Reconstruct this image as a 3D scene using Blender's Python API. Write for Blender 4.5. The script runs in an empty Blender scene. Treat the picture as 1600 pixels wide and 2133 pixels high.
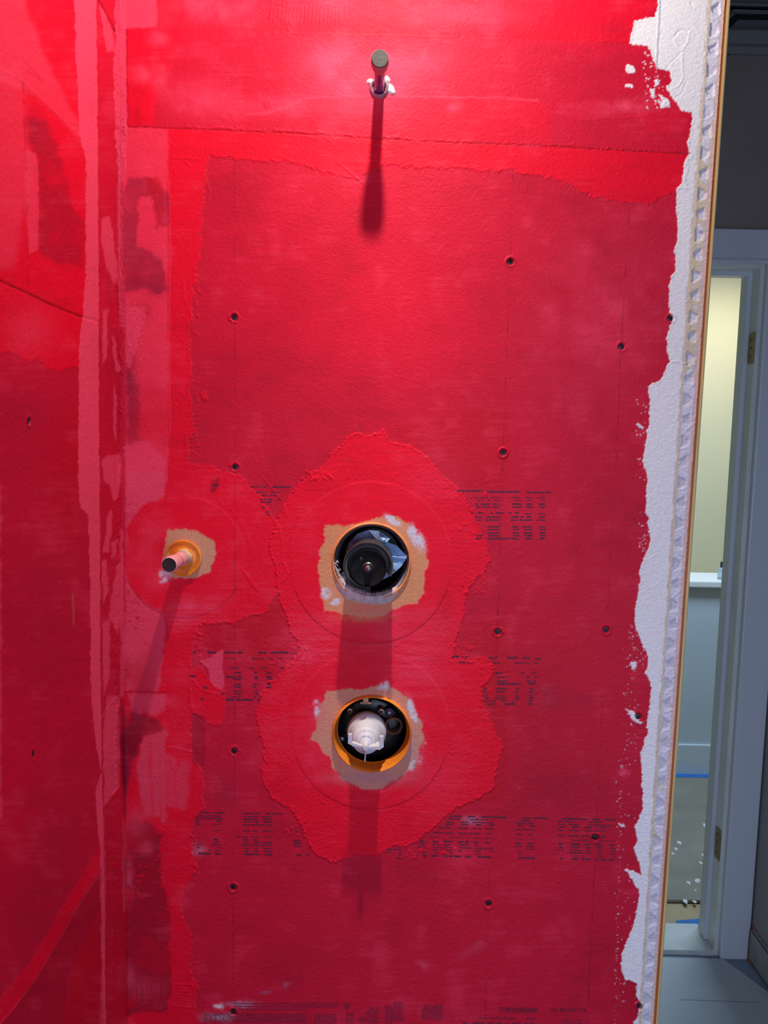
import bpy, bmesh, math
import numpy as np
from mathutils import Vector, Matrix

scn = bpy.context.scene
COL = scn.collection
rng = np.random.default_rng(7)

# ------------------------------------------------------------------ camera
FOC, PITCH, ROLL, DIST, CH = 1600.0, math.radians(5.85), 0.0205, 1.15, 1.55
R0 = np.array([1, 0, 0.]); U0 = np.array([0, math.sin(PITCH), math.cos(PITCH)])
CF = np.array([0, math.cos(PITCH), -math.sin(PITCH)])
CR = math.cos(ROLL) * R0 + math.sin(ROLL) * U0
CU = -math.sin(ROLL) * R0 + math.cos(ROLL) * U0
CP = np.array([0, -DIST, CH])
cd = bpy.data.cameras.new('camera'); cam = bpy.data.objects.new('camera', cd); COL.objects.link(cam)
cd.sensor_width = 36.0; cd.lens = FOC * 36 / 2133; cd.clip_start = 0.01
cam.matrix_world = Matrix(((CR[0], CU[0], -CF[0], CP[0]), (CR[1], CU[1], -CF[1], CP[1]), (CR[2], CU[2], -CF[2], CP[2]), (0, 0, 0, 1)))
scn.camera = cam

# ------------------------------------------------------------------ world, lights, exposure
scn.view_settings.view_transform = 'Standard'; scn.view_settings.look = 'None'
scn.view_settings.gamma = 1.0; scn.view_settings.use_curve_mapping = False
scn.view_settings.exposure = 0.0
w = bpy.data.worlds.new('world'); scn.world = w; w.use_nodes = True
w.node_tree.nodes['Background'].inputs[0].default_value = (0.62, 0.74, 1.0, 1)
w.node_tree.nodes['Background'].inputs[1].default_value = 0.045

def aim(o, to):
    o.rotation_euler = (Vector(to) - o.location).to_track_quat('-Z', 'Y').to_euler()
# small bright work lamp hung close to the wall above the frame, with a narrow beam and a weak spill
kl = bpy.data.lights.new('work_lamp_light', 'SPOT'); key = bpy.data.objects.new('work_lamp_light', kl); COL.objects.link(key)
key.location = (0.0, -0.30, CH + 0.83); aim(key, (0.0, -0.12, CH - 0.75))
kl.energy = 101.0; kl.color = (1.0, 0.92, 0.80); kl.shadow_soft_size = 0.014; kl.spot_size = math.radians(172); kl.spot_blend = 0.35
kl.use_nodes = True; nt = kl.node_tree; nd = nt.nodes; lk = nt.links
em = next(n for n in nd if n.type == 'EMISSION')
tcn = nd.new('ShaderNodeTexCoord'); sp = nd.new('ShaderNodeSeparateXYZ'); ac = nd.new('ShaderNodeMath'); ac.operation = 'ABSOLUTE'
rp = nd.new('ShaderNodeValToRGB')
lk.new(tcn.outputs['Normal'], sp.inputs[0]); lk.new(sp.outputs[2], ac.inputs[0]); lk.new(ac.outputs[0], rp.inputs[0]); lk.new(rp.outputs[0], em.inputs['Strength'])
els = rp.color_ramp.elements
BEAM = [(0.0, 0.15), (math.cos(math.radians(60)), .165), (math.cos(math.radians(45)), .17), (math.cos(math.radians(33)), .20),
        (math.cos(math.radians(22)), .29), (math.cos(math.radians(12)), .54), (1.0, .86)]
els[0].position, els[1].position = BEAM[0][0], BEAM[-1][0]
els[0].color = (BEAM[0][1],) * 3 + (1,); els[1].color = (BEAM[-1][1],) * 3 + (1,)
for p_, v_ in BEAM[1:-1]:
    e_ = els.new(p_); e_.color = (v_, v_, v_, 1)

def area(name, loc, to, size, power, color):
    l = bpy.data.lights.new(name, 'AREA'); o = bpy.data.objects.new(name, l); COL.objects.link(o)
    l.size = size; l.energy = power; l.color = color; o.location = loc; aim(o, to); return o
area('room_fill_light', (0.40, -1.95, 1.20), (0, 0, 1.25), 1.0, 16.0, (0.62, 0.76, 1.08))
area('hall_fill_light', (0.95, -1.0, 0.9), (1.0, 1.0, 0.0), 0.5, 2.0, (0.62, 0.74, 1.0))

# ------------------------------------------------------------------ helpers
def unproj(x, y, n=(0, 1, 0), c=0.0):
    n = np.array(n, float)
    d = CF + CR * (x - 800) / FOC - CU * (y - 1066.5) / FOC
    return CP + d * ((c - CP @ n) / (d @ n))
def proj(P):
    d = P - CP; z = d @ CF
    return 800 + FOC * (d @ CR) / z, 1066.5 - FOC * (d @ CU) / z
def lin(r, g=None, b=None):
    if g is None: r, g, b = r
    return tuple((v / 255 / 12.92 if v <= 10 else ((v / 255 + .055) / 1.055) ** 2.4) for v in (r, g, b))

def mat(name, color, rough=0.5, metal=0.0, noise=0.0, nscale=60, bump=0.0, bscale=400, emit=None, spec=0.5, stretch=None, coat=0):
    m = bpy.data.materials.new(name); m.use_nodes = True; n = m.node_tree.nodes; l = m.node_tree.links
    b = n['Principled BSDF']; b.inputs['Base Color'].default_value = (*color, 1)
    b.inputs['Roughness'].default_value = rough; b.inputs['Metallic'].default_value = metal
    b.inputs['Specular IOR Level'].default_value = spec; b.inputs['Coat Weight'].default_value = coat
    tc = n.new('ShaderNodeTexCoord'); mp = n.new('ShaderNodeMapping'); l.new(tc.outputs['Object'], mp.inputs[0])
    if stretch: mp.inputs['Scale'].default_value = stretch
    if noise:
        t = n.new('ShaderNodeTexNoise'); t.inputs['Scale'].default_value = nscale; t.inputs['Detail'].default_value = 5
        l.new(mp.outputs[0], t.inputs[0]); r = n.new('ShaderNodeValToRGB'); l.new(t.outputs[0], r.inputs[0])
        e = r.color_ramp.elements; e[0].position = .3; e[1].position = .7
        e[0].color = (*[c * (1 - noise) for c in color], 1); e[1].color = (*[min(1, c * (1 + noise)) for c in color], 1)
        l.new(r.outputs[0], b.inputs['Base Color'])
    if bump:
        t = n.new('ShaderNodeTexNoise'); t.inputs['Scale'].default_value = bscale; t.inputs['Detail'].default_value = 4
        l.new(mp.outputs[0], t.inputs[0]); k = n.new('ShaderNodeBump'); k.inputs['Strength'].default_value = bump; k.inputs['Distance'].default_value = .001
        l.new(t.outputs[0], k.inputs['Height']); l.new(k.outputs[0], b.inputs['Normal'])
    if emit:
        b.inputs['Emission Color'].default_value = (*emit[0], 1); b.inputs['Emission Strength'].default_value = emit[1]
    return m

def tag(o, label=None, cat=None, group=None, kind=None):
    if label: o['label'] = label
    if cat: o['category'] = cat
    if group: o['group'] = group
    if kind: o['kind'] = kind
    return o
def empty(name, loc, label, cat, group=None):
    o = bpy.data.objects.new(name, None); COL.objects.link(o); o.location = loc; o.empty_display_size = .02
    return tag(o, label, cat, group)
def link(name, me, m, parent=None, kind=None, label=None, smooth=False):
    o = bpy.data.objects.new(name, me); COL.objects.link(o)
    if m: me.materials.append(m)
    if parent:
        o.parent = parent; o.matrix_parent_inverse = Matrix.Translation(-parent.location)
    if kind: o['kind'] = kind
    if label: o['label'] = label
    if smooth: me.shade_smooth(); me.set_sharp_from_angle(angle=math.radians(38))
    return o
def obj(name, bm, m, parent=None, kind=None, label=None, smooth=False):
    me = bpy.data.meshes.new(name); bmesh.ops.recalc_face_normals(bm, faces=bm.faces[:]); bm.to_mesh(me); bm.free()
    return link(name, me, m, parent, kind, label, smooth)
def box(bm, a, b, bev=0.0):
    r = bmesh.ops.create_cube(bm, size=1.0); vs = r['verts']
    for v in vs: v.co = Vector([a[i] + (b[i] - a[i]) * (v.co[i] + .5) for i in range(3)])
    if bev:
        es = list({e for v in vs for e in v.link_edges})
        bmesh.ops.bevel(bm, geom=es, offset=bev, segments=2, profile=.6, affect='EDGES')
def prism(bm, poly, dirv):
    """poly: list of 3d points, extruded by dirv"""
    a = [bm.verts.new(p) for p in poly]; b = [bm.verts.new(tuple(np.array(p) + np.array(dirv))) for p in poly]
    n = len(a); bm.faces.new(a); bm.faces.new(b[::-1])
    for i in range(n): bm.faces.new((a[i], b[i], b[(i + 1) % n], a[(i + 1) % n]))
def lathe(bm, prof, c0, axis=(0, -1, 0), seg=64, a0=0.0, a1=360.0, wob=0.0):
    """prof: list of (radius, distance along axis from c0). axis defaults to out of the wall."""
    ax = Vector(axis).normalized(); up = Vector((0, 0, 1)); sx = up.cross(ax).normalized(); sz = ax.cross(sx)
    full = abs(a1 - a0) >= 359.9; n = seg if full else seg + 1; rows = []
    for r, h in prof:
        if r < 1e-6:
            rows.append([bm.verts.new(Vector(c0) + ax * h)]); continue
        row = []
        for i in range(n):
            a = math.radians(a0 + (a1 - a0) * i / seg); rr = r * (1 + wob * math.sin(3 * a + r * 900) + wob * .6 * math.sin(7 * a))
            row.append(bm.verts.new(Vector(c0) + ax * h - sx * rr * math.cos(a) + sz * rr * math.sin(a)))
        rows.append(row)
    for p, q in zip(rows, rows[1:]):
        for i in range(n if full else n - 1):
            j = (i + 1) % n
            if len(p) == 1 and len(q) == 1: continue
            if len(p) == 1: bm.faces.new((p[0], q[i], q[j]))
            elif len(q) == 1: bm.faces.new((p[i], q[0], p[j]))
            else: bm.faces.new((p[i], q[i], q[j], p[j]))

# ------------------------------------------------------------------ the coats on the boards: colour and thickness
PX0, PY0, W, H = -40, -40, 1600, 2213          # the drawing sheet, in units of 0.72 mm on the wall, covers the boards
def fieldnoise(cx, cy, oct=3, seed=0):
    r = np.random.default_rng(seed); out = np.zeros((H, W), np.float32); amp = 1.0; tot = 0
    for o in range(oct):
        gx, gy = int(W / cx) + 3, int(H / cy) + 3
        g = r.standard_normal((gy, gx)).astype(np.float32)
        X = np.arange(W) / cx; Y = np.arange(H) / cy
        xi = X.astype(int); yi = Y.astype(int); fx = (X - xi).astype(np.float32); fy = (Y - yi).astype(np.float32)
        fx = fx * fx * (3 - 2 * fx); fy = fy * fy * (3 - 2 * fy)
        a = g[:, xi] * (1 - fx) + g[:, xi + 1] * fx
        out += amp * (a[yi] * (1 - fy)[:, None] + a[yi + 1] * fy[:, None]); tot += amp
        amp *= .55; cx = max(1.0, cx / 2.1); cy = max(1.0, cy / 2.1)
    return out / tot
def blur(a, r):
    r = int(r)
    for ax in (0, 1):
        pad = [(0, 0), (0, 0)]; pad[ax] = (r + 1, r)
        c = np.cumsum(np.pad(a, pad, mode='edge'), axis=ax, dtype=np.float64)
        a = ((c[2 * r + 1:] - c[:-2 * r - 1]) if ax == 0 else (c[:, 2 * r + 1:] - c[:, :-2 * r - 1])) / (2 * r + 1)
        a = a.astype(np.float32)
    return a
WX = fieldnoise(14, 14, 3, 1); WY = fieldnoise(14, 14, 3, 2)
GR = fieldnoise(5, 3.2, 2, 3)        # leathery grain
GV = fieldnoise(5, 60, 2, 4)         # vertical brushing
GH = fieldnoise(60, 4, 2, 5)         # horizontal brushing
BIG = fieldnoise(130, 130, 3, 6); MID = fieldnoise(38, 38, 3, 8)
FINE = fieldnoise(2.2, 2.2, 1, 9)

BOARD = np.array(lin(205, 18, 54)); COAT = np.array(lin(238, 3, 44)); PINK = np.array(lin(246, 76, 110)); DULL = np.array(lin(168, 14, 46))
DEEP = np.array(lin(196, 6, 30)); PURP = np.array(lin(158, 26, 58)); WHITE = np.array(lin(240, 240, 247)); TANC = np.array(lin(214, 150, 108)); CREAM = np.array(lin(218, 204, 178))
color = np.empty((H, W, 3), np.float32); color[:] = BOARD
height = np.zeros((H, W), np.float32)      # millimetres
gloss = np.zeros((H, W), np.float32)
def bbox(pts, m):
    p = np.array(pts, float) - (PX0, PY0)
    x0, y0 = np.maximum(np.floor(p.min(0) - m).astype(int), 0); x1, y1 = np.ceil(p.max(0) + m).astype(int); x0 = min(x0, W - 1); y0 = min(y0, H - 1)
    return p, slice(int(y0), int(min(H, max(y1, y0 + 1)))), slice(int(x0), int(min(W, max(x1, x0 + 1))))
def polymask(pts, jag=3.0):
    p, ys, xs = bbox(pts, jag * 3 + 4)
    Y, X = np.mgrid[ys, xs].astype(np.float32); X = X + (WX[ys, xs] + .4 * GR[ys, xs]) * jag; Y = Y + (WY[ys, xs] + .4 * FINE[ys, xs]) * jag
    m = np.zeros(X.shape, bool)
    for (x1, y1), (x2, y2) in zip(p, np.roll(p, -1, 0)):
        if y1 == y2: continue
        c = (y1 > Y) != (y2 > Y)
        m ^= c & (X < (x2 - x1) * (Y - y1) / (y2 - y1) + x1)
    return m.astype(np.float32), ys, xs
def paint(pts, c=None, a=1.0, jag=3.0, soft=0, h=0.0, lip=0.0, tex=None, texa=0.0, gl=0.0):
    m, ys, xs = polymask(pts, jag)
    mm = blur(m, soft) if soft else m
    if tex is not None: mm = mm * np.clip(1 + texa * tex[ys, xs], 0, 1.0)
    if c is not None: color[ys, xs] += (a * mm)[..., None] * (np.asarray(c) - color[ys, xs])
    if h or lip:
        mb = blur(m, 1); height[ys, xs] += h * mb + lip * np.clip(mb - blur(m, 4), 0, 1) * 2 * (1 + .5 * GR[ys, xs])
    if gl: gloss[ys, xs] += gl * mm
    return m, ys, xs
def blob(cx, cy, rx, ry, c, a, rot=0.0, tex=None, texa=0.0, gl=0.0, p=1.0):
    R_ = max(rx, ry) * 1.6; _, ys, xs = bbox([(cx - R_, cy - R_), (cx + R_, cy + R_)], 2)
    Y, X = np.mgrid[ys, xs].astype(np.float32); X += PX0 - cx + WX[ys, xs] * 4; Y += PY0 - cy + WY[ys, xs] * 4
    cs, sn = math.cos(rot), math.sin(rot); u = (X * cs + Y * sn) / rx; v = (-X * sn + Y * cs) / ry
    m = np.exp(-(u * u + v * v) ** p)
    if tex is not None: m = m * np.clip(1 + texa * tex[ys, xs], 0, 1.6)
    m = m * a
    color[ys, xs] += np.clip(m, 0, 1)[..., None] * (np.asarray(c) - color[ys, xs])
    if gl: gloss[ys, xs] += gl * m
def line(pts, wd, c=None, a=1.0, h=0.0, jag=0.0, brk=0.0):
    p, ys, xs = bbox(pts, wd * 3 + jag * 3 + 3)
    Y, X = np.mgrid[ys, xs].astype(np.float32); X = X + WX[ys, xs] * jag; Y = Y + WY[ys, xs] * jag
    d = np.full(X.shape, 1e9, np.float32)
    for (x1, y1), (x2, y2) in zip(p[:-1], p[1:]):
        dx, dy = x2 - x1, y2 - y1; t = np.clip(((X - x1) * dx + (Y - y1) * dy) / (dx * dx + dy * dy + 1e-9), 0, 1)
        d = np.minimum(d, np.hypot(X - x1 - t * dx, Y - y1 - t * dy))
    m = np.exp(-(d / wd) ** 2)
    if brk: m = m * np.clip(.5 + brk * MID[ys, xs] + brk * WX[ys, xs], 0, 1)
    if c is not None: color[ys, xs] += (a * m)[..., None] * (np.asarray(c) - color[ys, xs])
    if h: height[ys, xs] += h * m
def ringline(cx, cy, r, wd, h, a0=0, a1=360, c=None, a=.5, jag=0.3):
    pts = [(cx + r * math.cos(math.radians(t)), cy + r * math.sin(math.radians(t))) for t in np.linspace(a0, a1, 40)]
    line(pts, wd, c, a, h, jag)
def circle(cx, cy, r, n=48, wob=0.0):
    return [(cx + r * (1 + wob * math.sin(5 * t)) * math.cos(t), cy + r * (1 + wob * math.sin(5 * t)) * math.sin(t)) for t in np.linspace(0, 2 * math.pi, n, endpoint=False)]
def speck(x0, y0, x1, y1, n, c, smin, smax, h=.25):
    for _ in range(n):
        x, y, s = rng.uniform(x0, x1), rng.uniform(y0, y1), rng.uniform(smin, smax)
        paint([(x - s, y - s * rng.uniform(.2, .9)), (x + s * rng.uniform(-.5, .6), y - s), (x + s, y + s * rng.uniform(-.3, .6)), (x + s * rng.uniform(-.6, .3), y + s)], c, .9, 1.3, 0, h)

# ---- base board grain
height += GR * .12 + FINE * .035
color += (MID * .035)[..., None] * BOARD + (BIG * .04)[..., None] * BOARD
blob(760, 640, 330, 300, COAT, .35); blob(1250, 640, 150, 200, PINK, .22, .3, MID, .4); blob(1150, 1450, 46, 30, PURP, .6, .4, MID, .4); blob(1220, 1460, 30, 16, PURP, .35)
blob(1000, 1420, 260, 140, DEEP, .35, 0, MID, .3); blob(600, 820, 160, 100, DULL, .3, 0, MID, .4); blob(980, 830, 150, 60, DULL, .25, 0)
blob(470, 1650, 26, 40, PURP, .45, 0); blob(1130, 1640, 150, 120, DULL, .3, .3, MID, .4)
paint([(915, 865), (960, 855), (1060, 860), (1060, 1020), (900, 1010), (870, 940), (800, 900)], DEEP, .45, 5, 4)
# lower left and lower right boards a shade apart
paint([(900, 1300), (1052, 1290), (1062, 1370), (1055, 1670), (990, 1672), (900, 1720)], DEEP, .5, 2, 3)
paint([(415, 1240), (600, 1230), (600, 1350), (560, 1420), (420, 1340)], DEEP, .6, 4, 5)
# ---- top coat above and below the strip
TOP = [(230, -45), (1366, -45), (1368, 8), (1355, 40), (1322, 48), (1315, 92), (980, 80), (650, 70), (262, 62), (240, 60)]
paint(TOP, COAT, .75, 2, 0, .22, .1, GH, .3)
paint([(240, -45), (325, -45), (328, 58), (262, 60), (240, 60)], PINK, .7, 2, 2)
blob(430, 20, 120, 40, PINK, .35, 0, MID, .6); blob(960, 30, 120, 25, PINK, .35); blob(700, 10, 60, 30, PINK, .3)
for x in np.arange(566, 712, 8.0): line([(x, 12 + rng.uniform(-3, 3)), (x - 3, 50)], 1.6, None, 0, .28, .8)
for x in np.arange(1198, 1256, 6.0): line([(x, 48), (x + 2, 80)], 1.4, None, 0, .25, .8)
for x in np.arange(900, 1000, 9.0): line([(x, 55), (x + 8, 66)], 1.4, None, 0, .2, .8)
line([(565, 5), (600, 12), (640, 3), (700, 12)], 1.5, None, 0, .35, 1.5)
BELOW = [(258, 262), (430, 266), (640, 276), (880, 292), (1150, 302), (1440, 320), (1425, 392), (1350, 424), (1295, 420), (1240, 412), (1203, 392), (1165, 372), (1100, 364),
         (1065, 356), (1000, 356), (960, 348), (905, 352), (872, 350), (812, 344), (775, 352), (742, 374), (700, 366), (640, 345), (580, 336), (520, 335), (462, 328), (440, 318),
         (430, 335), (430, 380), (424, 405), (420, 460), (417, 520), (405, 585), (402, 640), (396, 705), (398, 780), (395, 828), (404, 870), (396, 930), (388, 965),
         (440, 972), (500, 990), (545, 1040), (585, 1105), (600, 1200), (560, 1270), (470, 1300), (420, 1300), (402, 1340), (396, 1400), (402, 1480), (398, 1560),
         (420, 1610), (425, 1680), (408, 1700), (393, 1745), (412, 1805), (385, 1850), (375, 1905), (405, 1960), (394, 2010), (410, 2060), (408, 2180), (230, 2180)]
paint(BELOW, COAT, .92, 4.5, 0, .36, .65, GH, .10)
line([(430, 372), (436, 400), (432, 425)], 2, None, 0, .45, 1); line([(358, 328), (415, 331)], 1.8, None, 0, .6, .6); line([(385, 331), (396, 346)], 1.8, None, 0, .5, .6)
line([(382, 585), (385, 620), (396, 650), (400, 680)], 2, None, 0, .45, 1.5); line([(385, 900), (392, 955)], 2, None, 0, .4, 2)
for y in np.arange(860, 960, 9.0): line([(388, y), (412, y - 4)], 1.8, None, 0, .35, 2)
line([(905, 300), (915, 345)], 1.4, None, 0, .3, 1); line([(1190, 250), (1330, 245)], 1.8, None, 0, .3, 1.5)
line([(500, 276), (640, 286), (745, 298), (840, 302)], 1.6, None, 0, .3, 3); line([(700, 335), (742, 372), (760, 385)], 2, None, 0, .4, 2)
line([(905, 330), (880, 365), (900, 372)], 1.6, None, 0, .35, 2)
speck(830, 295, 1400, 400, 120, COAT, .8, 2.4, .45); speck(430, 320, 1300, 400, 26, COAT, 1, 2.4, .3)
paint([(1330, 242), (1380, 228), (1440, 236), (1425, 280), (1355, 280)], COAT, .9, 2, 0, .25, .2)
# ---- strip laid across the pipe
STRIP = [(265, 60), (400, 63), (650, 69), (950, 76), (1312, 92), (1352, 97), (1385, 170), (1441, 236), (1435, 319), (1150, 303), (880, 292), (640, 277), (430, 268), (266, 262)]
stripm, sy, sx_ = polymask(STRIP, .5)
color[sy, sx_] += (stripm * .75)[..., None] * (BOARD * .95 + COAT * .1 - color[sy, sx_])
paint([(268, 62), (370, 64), (360, 110), (350, 150), (330, 170), (320, 262), (268, 260)], COAT, .8, 5, 2)
for b_ in [(300, 155, 22, 18), (335, 158, 18, 20), (410, 205, 60, 36), (690, 130, 60, 40), (770, 190, 110, 60), (860, 130, 70, 30), (330, 80, 20, 14), (620, 220, 120, 18)]:
    blob(*b_, PINK, .6, 0, MID, .4, .3)  # pink sheen on the strip, put into its colour
blob(286, 240, 10, 22, DEEP, .6); blob(290, 190, 20, 14, DEEP, .4, 0, MID, .5); blob(945, 222, 18, 16, PINK, .7, 0, WX, .8); blob(1300, 222, 60, 14, PINK, .5, -.1, WX, .8)
blob(1200, 150, 200, 30, DULL, .25, .02); blob(520, 150, 110, 26, DULL, .25, .05)
paint([(640, 205), (790, 200), (1050, 204), (1140, 215), (1150, 298), (880, 290), (760, 280), (640, 274)], COAT, .4, 4, 4)
line([(510, 238), (560, 236), (640, 205), (720, 202), (1040, 204), (1120, 210)], 2.2, PINK, .4, .18, 1.5)
paint(circle(556, 218, 8), COAT, .6, 1, 1, .3, .3); line([(554, 214), (556, 226), (566, 222), (572, 214)], 1.6, None, 0, .5, 1)
height[sy, sx_] += .38 * blur(stripm, 1)
line([(266, 264), (430, 270), (640, 280), (740, 286), (880, 295), (1150, 305), (1436, 321)], 1.3, DEEP * .45, .75, -.45, .5)
line([(266, 59), (400, 61), (650, 67), (950, 74), (1312, 90)], 1.0, DEEP * .6, .4, -.2, .5)
line([(264, 62), (265, 262)], .9, DEEP * .6, .4, -.25, .3)

# ---- left column: the corner tape flange and its patches
paint([(258, 262), (350, 270), (352, 980), (340, 1040), (300, 1050), (258, 1100), (250, 600)], PINK, .45, 2, 2, 0, 0, BIG, .5)
line([(352, 375), (354, 520), (352, 700), (354, 900)], 1.6, PINK, .3, .45, .6)
line([(348, 380), (350, 700)], 1.0, DEEP, .4, -.2, .5)
paint([(270, 370), (310, 368), (330, 380), (350, 400), (355, 415), (350, 470), (335, 475), (325, 440), (318, 410), (290, 408), (286, 515), (310, 520), (335, 545), (346, 600), (340, 615),
       (300, 600), (262, 612), (255, 560), (254, 420)], PURP, .7, 4, 2, -.15, 0, MID, .35)
paint([(305, 368), (330, 370), (342, 400), (338, 470), (326, 480), (318, 420), (310, 400)], DEEP, .55, 3, 2)
blob(300, 560, 22, 34, DULL, .5, 0, MID, .6); blob(330, 600, 20, 18, PURP, .6); blob(300, 650, 16, 20, DULL, .5, 0, WX, .8); blob(272, 810, 14, 90, PURP, .7, 0, WX, .6)
paint([(262, 640), (285, 640), (305, 655), (290, 700), (275, 760), (262, 760)], PINK, .5, 4, 2); speck(258, 620, 300, 780, 40, PINK, 1, 3, .35)
paint([(262, 790), (290, 800), (290, 925), (268, 930)], PURP, .45, 4, 2); paint([(258, 925), (300, 915), (346, 960), (342, 1010), (300, 1018), (262, 1030)], PINK, .5, 4, 2)
paint([(268, 985), (343, 985), (343, 1035), (300, 1048), (262, 1062), (262, 1010)], PINK * .9, .75, 3, 1); paint([(256, 1060), (298, 1050), (258, 1110), (255, 1160)], PINK * .9, .6, 3, 2)
paint([(245, 1095), (262, 1110), (275, 1140), (268, 1150), (250, 1150)], PINK, .5, 3, 2); speck(256, 1040, 310, 1150, 40, DULL, 1, 2, -.2)
paint([(256, 1180), (285, 1240), (340, 1280), (345, 1330), (330, 1440), (258, 1440), (250, 1300)], PINK * .88, .75, 3, 2, 0, 0, BIG, .3); speck(254, 1230, 290, 1320, 55, DEEP, 1, 3, -.3)
blob(296, 1415, 20, 50, DEEP, .6, .3, MID, .5); blob(305, 1500, 18, 16, DULL, .7); blob(262, 1400, 12, 24, DEEP, .8, 0, WX, .8); blob(340, 1460, 30, 12, PINK, .4)
paint([(270, 1445), (345, 1445), (345, 1480), (320, 1490), (300, 1480), (276, 1500)], PINK * .85, .7, 4, 2)
paint([(275, 1480), (330, 1500), (345, 1520), (300, 1535), (285, 1575), (270, 1590), (262, 1540)], DULL * .8, .8, 4, 2)
paint([(300, 1535), (345, 1520), (345, 1720), (330, 1700), (300, 1700), (285, 1600)], PINK * .82, .7, 4, 3, 0, 0, GV, .5)
paint([(345, 1570), (395, 1590), (390, 1690), (345, 1680)], PINK * .85, .5, 3, 4, 0, 0, GV, .7)
paint([(270, 1700), (315, 1715), (335, 1740), (335, 1800), (345, 1860), (352, 1900), (355, 2050), (350, 2110), (262, 2110), (262, 1780)], DULL * .9, .85, 5, 2, 0, 0, MID, .35)
blob(305, 1765, 16, 12, PINK, .7, 0, WX, .6); blob(270, 1830, 8, 40, PINK * .8, .7, 0, WX, .8); blob(270, 2035, 10, 22, PINK * .8, .7); blob(285, 1710, 24, 30, PINK * .8, .5); speck(262, 1780, 350, 1870, 40, COAT, 1, 3.5, .4)
blob(300, 2060, 40, 22, PINK * .8, .35, 0, GV, .5); line([(353, 1870), (354, 2080)], 1.2, DEEP * .6, .5, -.2, .4)
line([(262, 1442), (345, 1443)], 1.6, DULL * .7, .6, -.35, .6); line([(344, 1290), (350, 1330), (356, 1340)], 1.6, DULL * .7, .6, -.3, .6)
for y in np.arange(2050, 2100, 6.5): line([(362, y), (404, y + 3)], 1.5, COAT, .3, .45, 1)
paint([(452, 1357), (465, 1355), (466, 1430), (455, 1440), (440, 1425), (438, 1400), (416, 1375), (440, 1370)], PINK * .92, .8, 2, 1, .3, .3)
paint([(395, 1390), (420, 1390), (445, 1425), (468, 1440), (468, 1500), (455, 1515), (440, 1510), (395, 1480)], COAT, .9, 3, 0, .32, .3)
paint([(398, 1485), (425, 1490), (428, 1600), (400, 1590)], DULL * .95, .6, 2, 1, -.25)
line([(399, 1415), (425, 1440), (468, 1445)], 2, COAT, .4, .5, 2); line([(350, 1555), (400, 1565)], 1.8, PINK, .3, .4, 1.2)
paint([(440, 1005), (455, 995), (457, 1012), (445, 1028), (436, 1018)], DULL * .8, .7, 2, 0, -.3, 0)
speck(255, 660, 420, 1000, 30, COAT, 1, 2.2, .3); speck(260, 1860, 400, 2100, 40, COAT, .8, 1.8, .3)
# crumbs along the jagged edge of the column
for (x0_, y0_, x1_, y1_) in [(398, 560, 415, 700), (394, 760, 418, 960), (404, 1290, 420, 1380), (395, 1740, 412, 1850), (395, 1990, 415, 2060)]:
    speck(x0_, y0_, x1_, y1_, 50, COAT, 1, 2.8, .65)
paint([(420, 820), (428, 815), (432, 835), (420, 835)], COAT, .7, 2, 0, .5, .4)

# ---- the coat spread round the two valves
BLOB = [(722, 914), (738, 900), (765, 906), (800, 897), (812, 920), (850, 928), (880, 944), (900, 965), (922, 990), (945, 1008), (962, 1030), (984, 1062), (998, 1100), (1014, 1135), (1021, 1170), (1005, 1198),
        (988, 1216), (972, 1240), (965, 1290), (950, 1335), (945, 1372), (970, 1380), (1012, 1366), (1030, 1398), (1004, 1432), (1002, 1462), (1020, 1500), (1050, 1555), (1034, 1592), (1030, 1640), (998, 1662),
        (950, 1682), (915, 1712), (880, 1742), (850, 1762), (815, 1762), (790, 1783), (745, 1780), (700, 1797), (658, 1780), (640, 1752), (628, 1718), (608, 1690), (560, 1660), (545, 1612), (552, 1560), (534, 1502),
        (540, 1450), (562, 1418), (592, 1398), (622, 1366), (628, 1348), (602, 1318), (598, 1288), (585, 1255), (574, 1180), (560, 1145), (572, 1092), (592, 1050), (620, 1012), (652, 985), (680, 966), (688, 945), (712, 930)]
paint(BLOB, COAT, .95, 3.5, 0, .42, .75, MID, .06)
height += 0
bm_, by_, bx_ = polymask(BLOB, 3.5); height[by_, bx_] += bm_ * (GH[by_, bx_] * .05 + GR[by_, bx_] * .03)
for x0_, y0_, x1_, y1_ in [(930, 1000, 1015, 1150), (960, 1200, 1010, 1240), (935, 1340, 985, 1380), (1000, 1380, 1030, 1480), (545, 1340, 640, 1400), (630, 980, 700, 1000), (840, 1750, 960, 1790), (590, 1680, 640, 1740)]:
    speck(x0_, y0_, x1_, y1_, 60, COAT, 1, 3, .6)
blob(860, 1310, 90, 60, PINK, .30, 0, GH, .5); blob(660, 1330, 70, 60, PINK, .28, 0, GH, .5); blob(870, 1400, 60, 50, PINK, .3, 0, GH, .5); blob(930, 1250, 16, 40, DEEP, .4)
blob(680, 1560, 60, 60, PINK, .25, 0, MID, .4); blob(900, 1620, 60, 50, PINK, .2); blob(640, 1360, 14, 20, PINK, .6, 0, WX, .8); blob(905, 1000, 60, 40, PINK, .15)
line([(735, 868), (740, 885), (732, 905)], 1.8, COAT, .4, .4, 2); line([(700, 912), (740, 905)], 1.5, COAT, .4, .3, 2)
line([(800, 775), (850, 790), (905, 810)], 1.2, None, 0, .3, 3); line([(850, 800), (900, 812), (940, 850)], 1.1, None, 0, .2, 3)
line([(545, 992), (570, 1020), (590, 1045), (600, 1080)], 1.5, COAT, .3, .4, .8)
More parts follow.
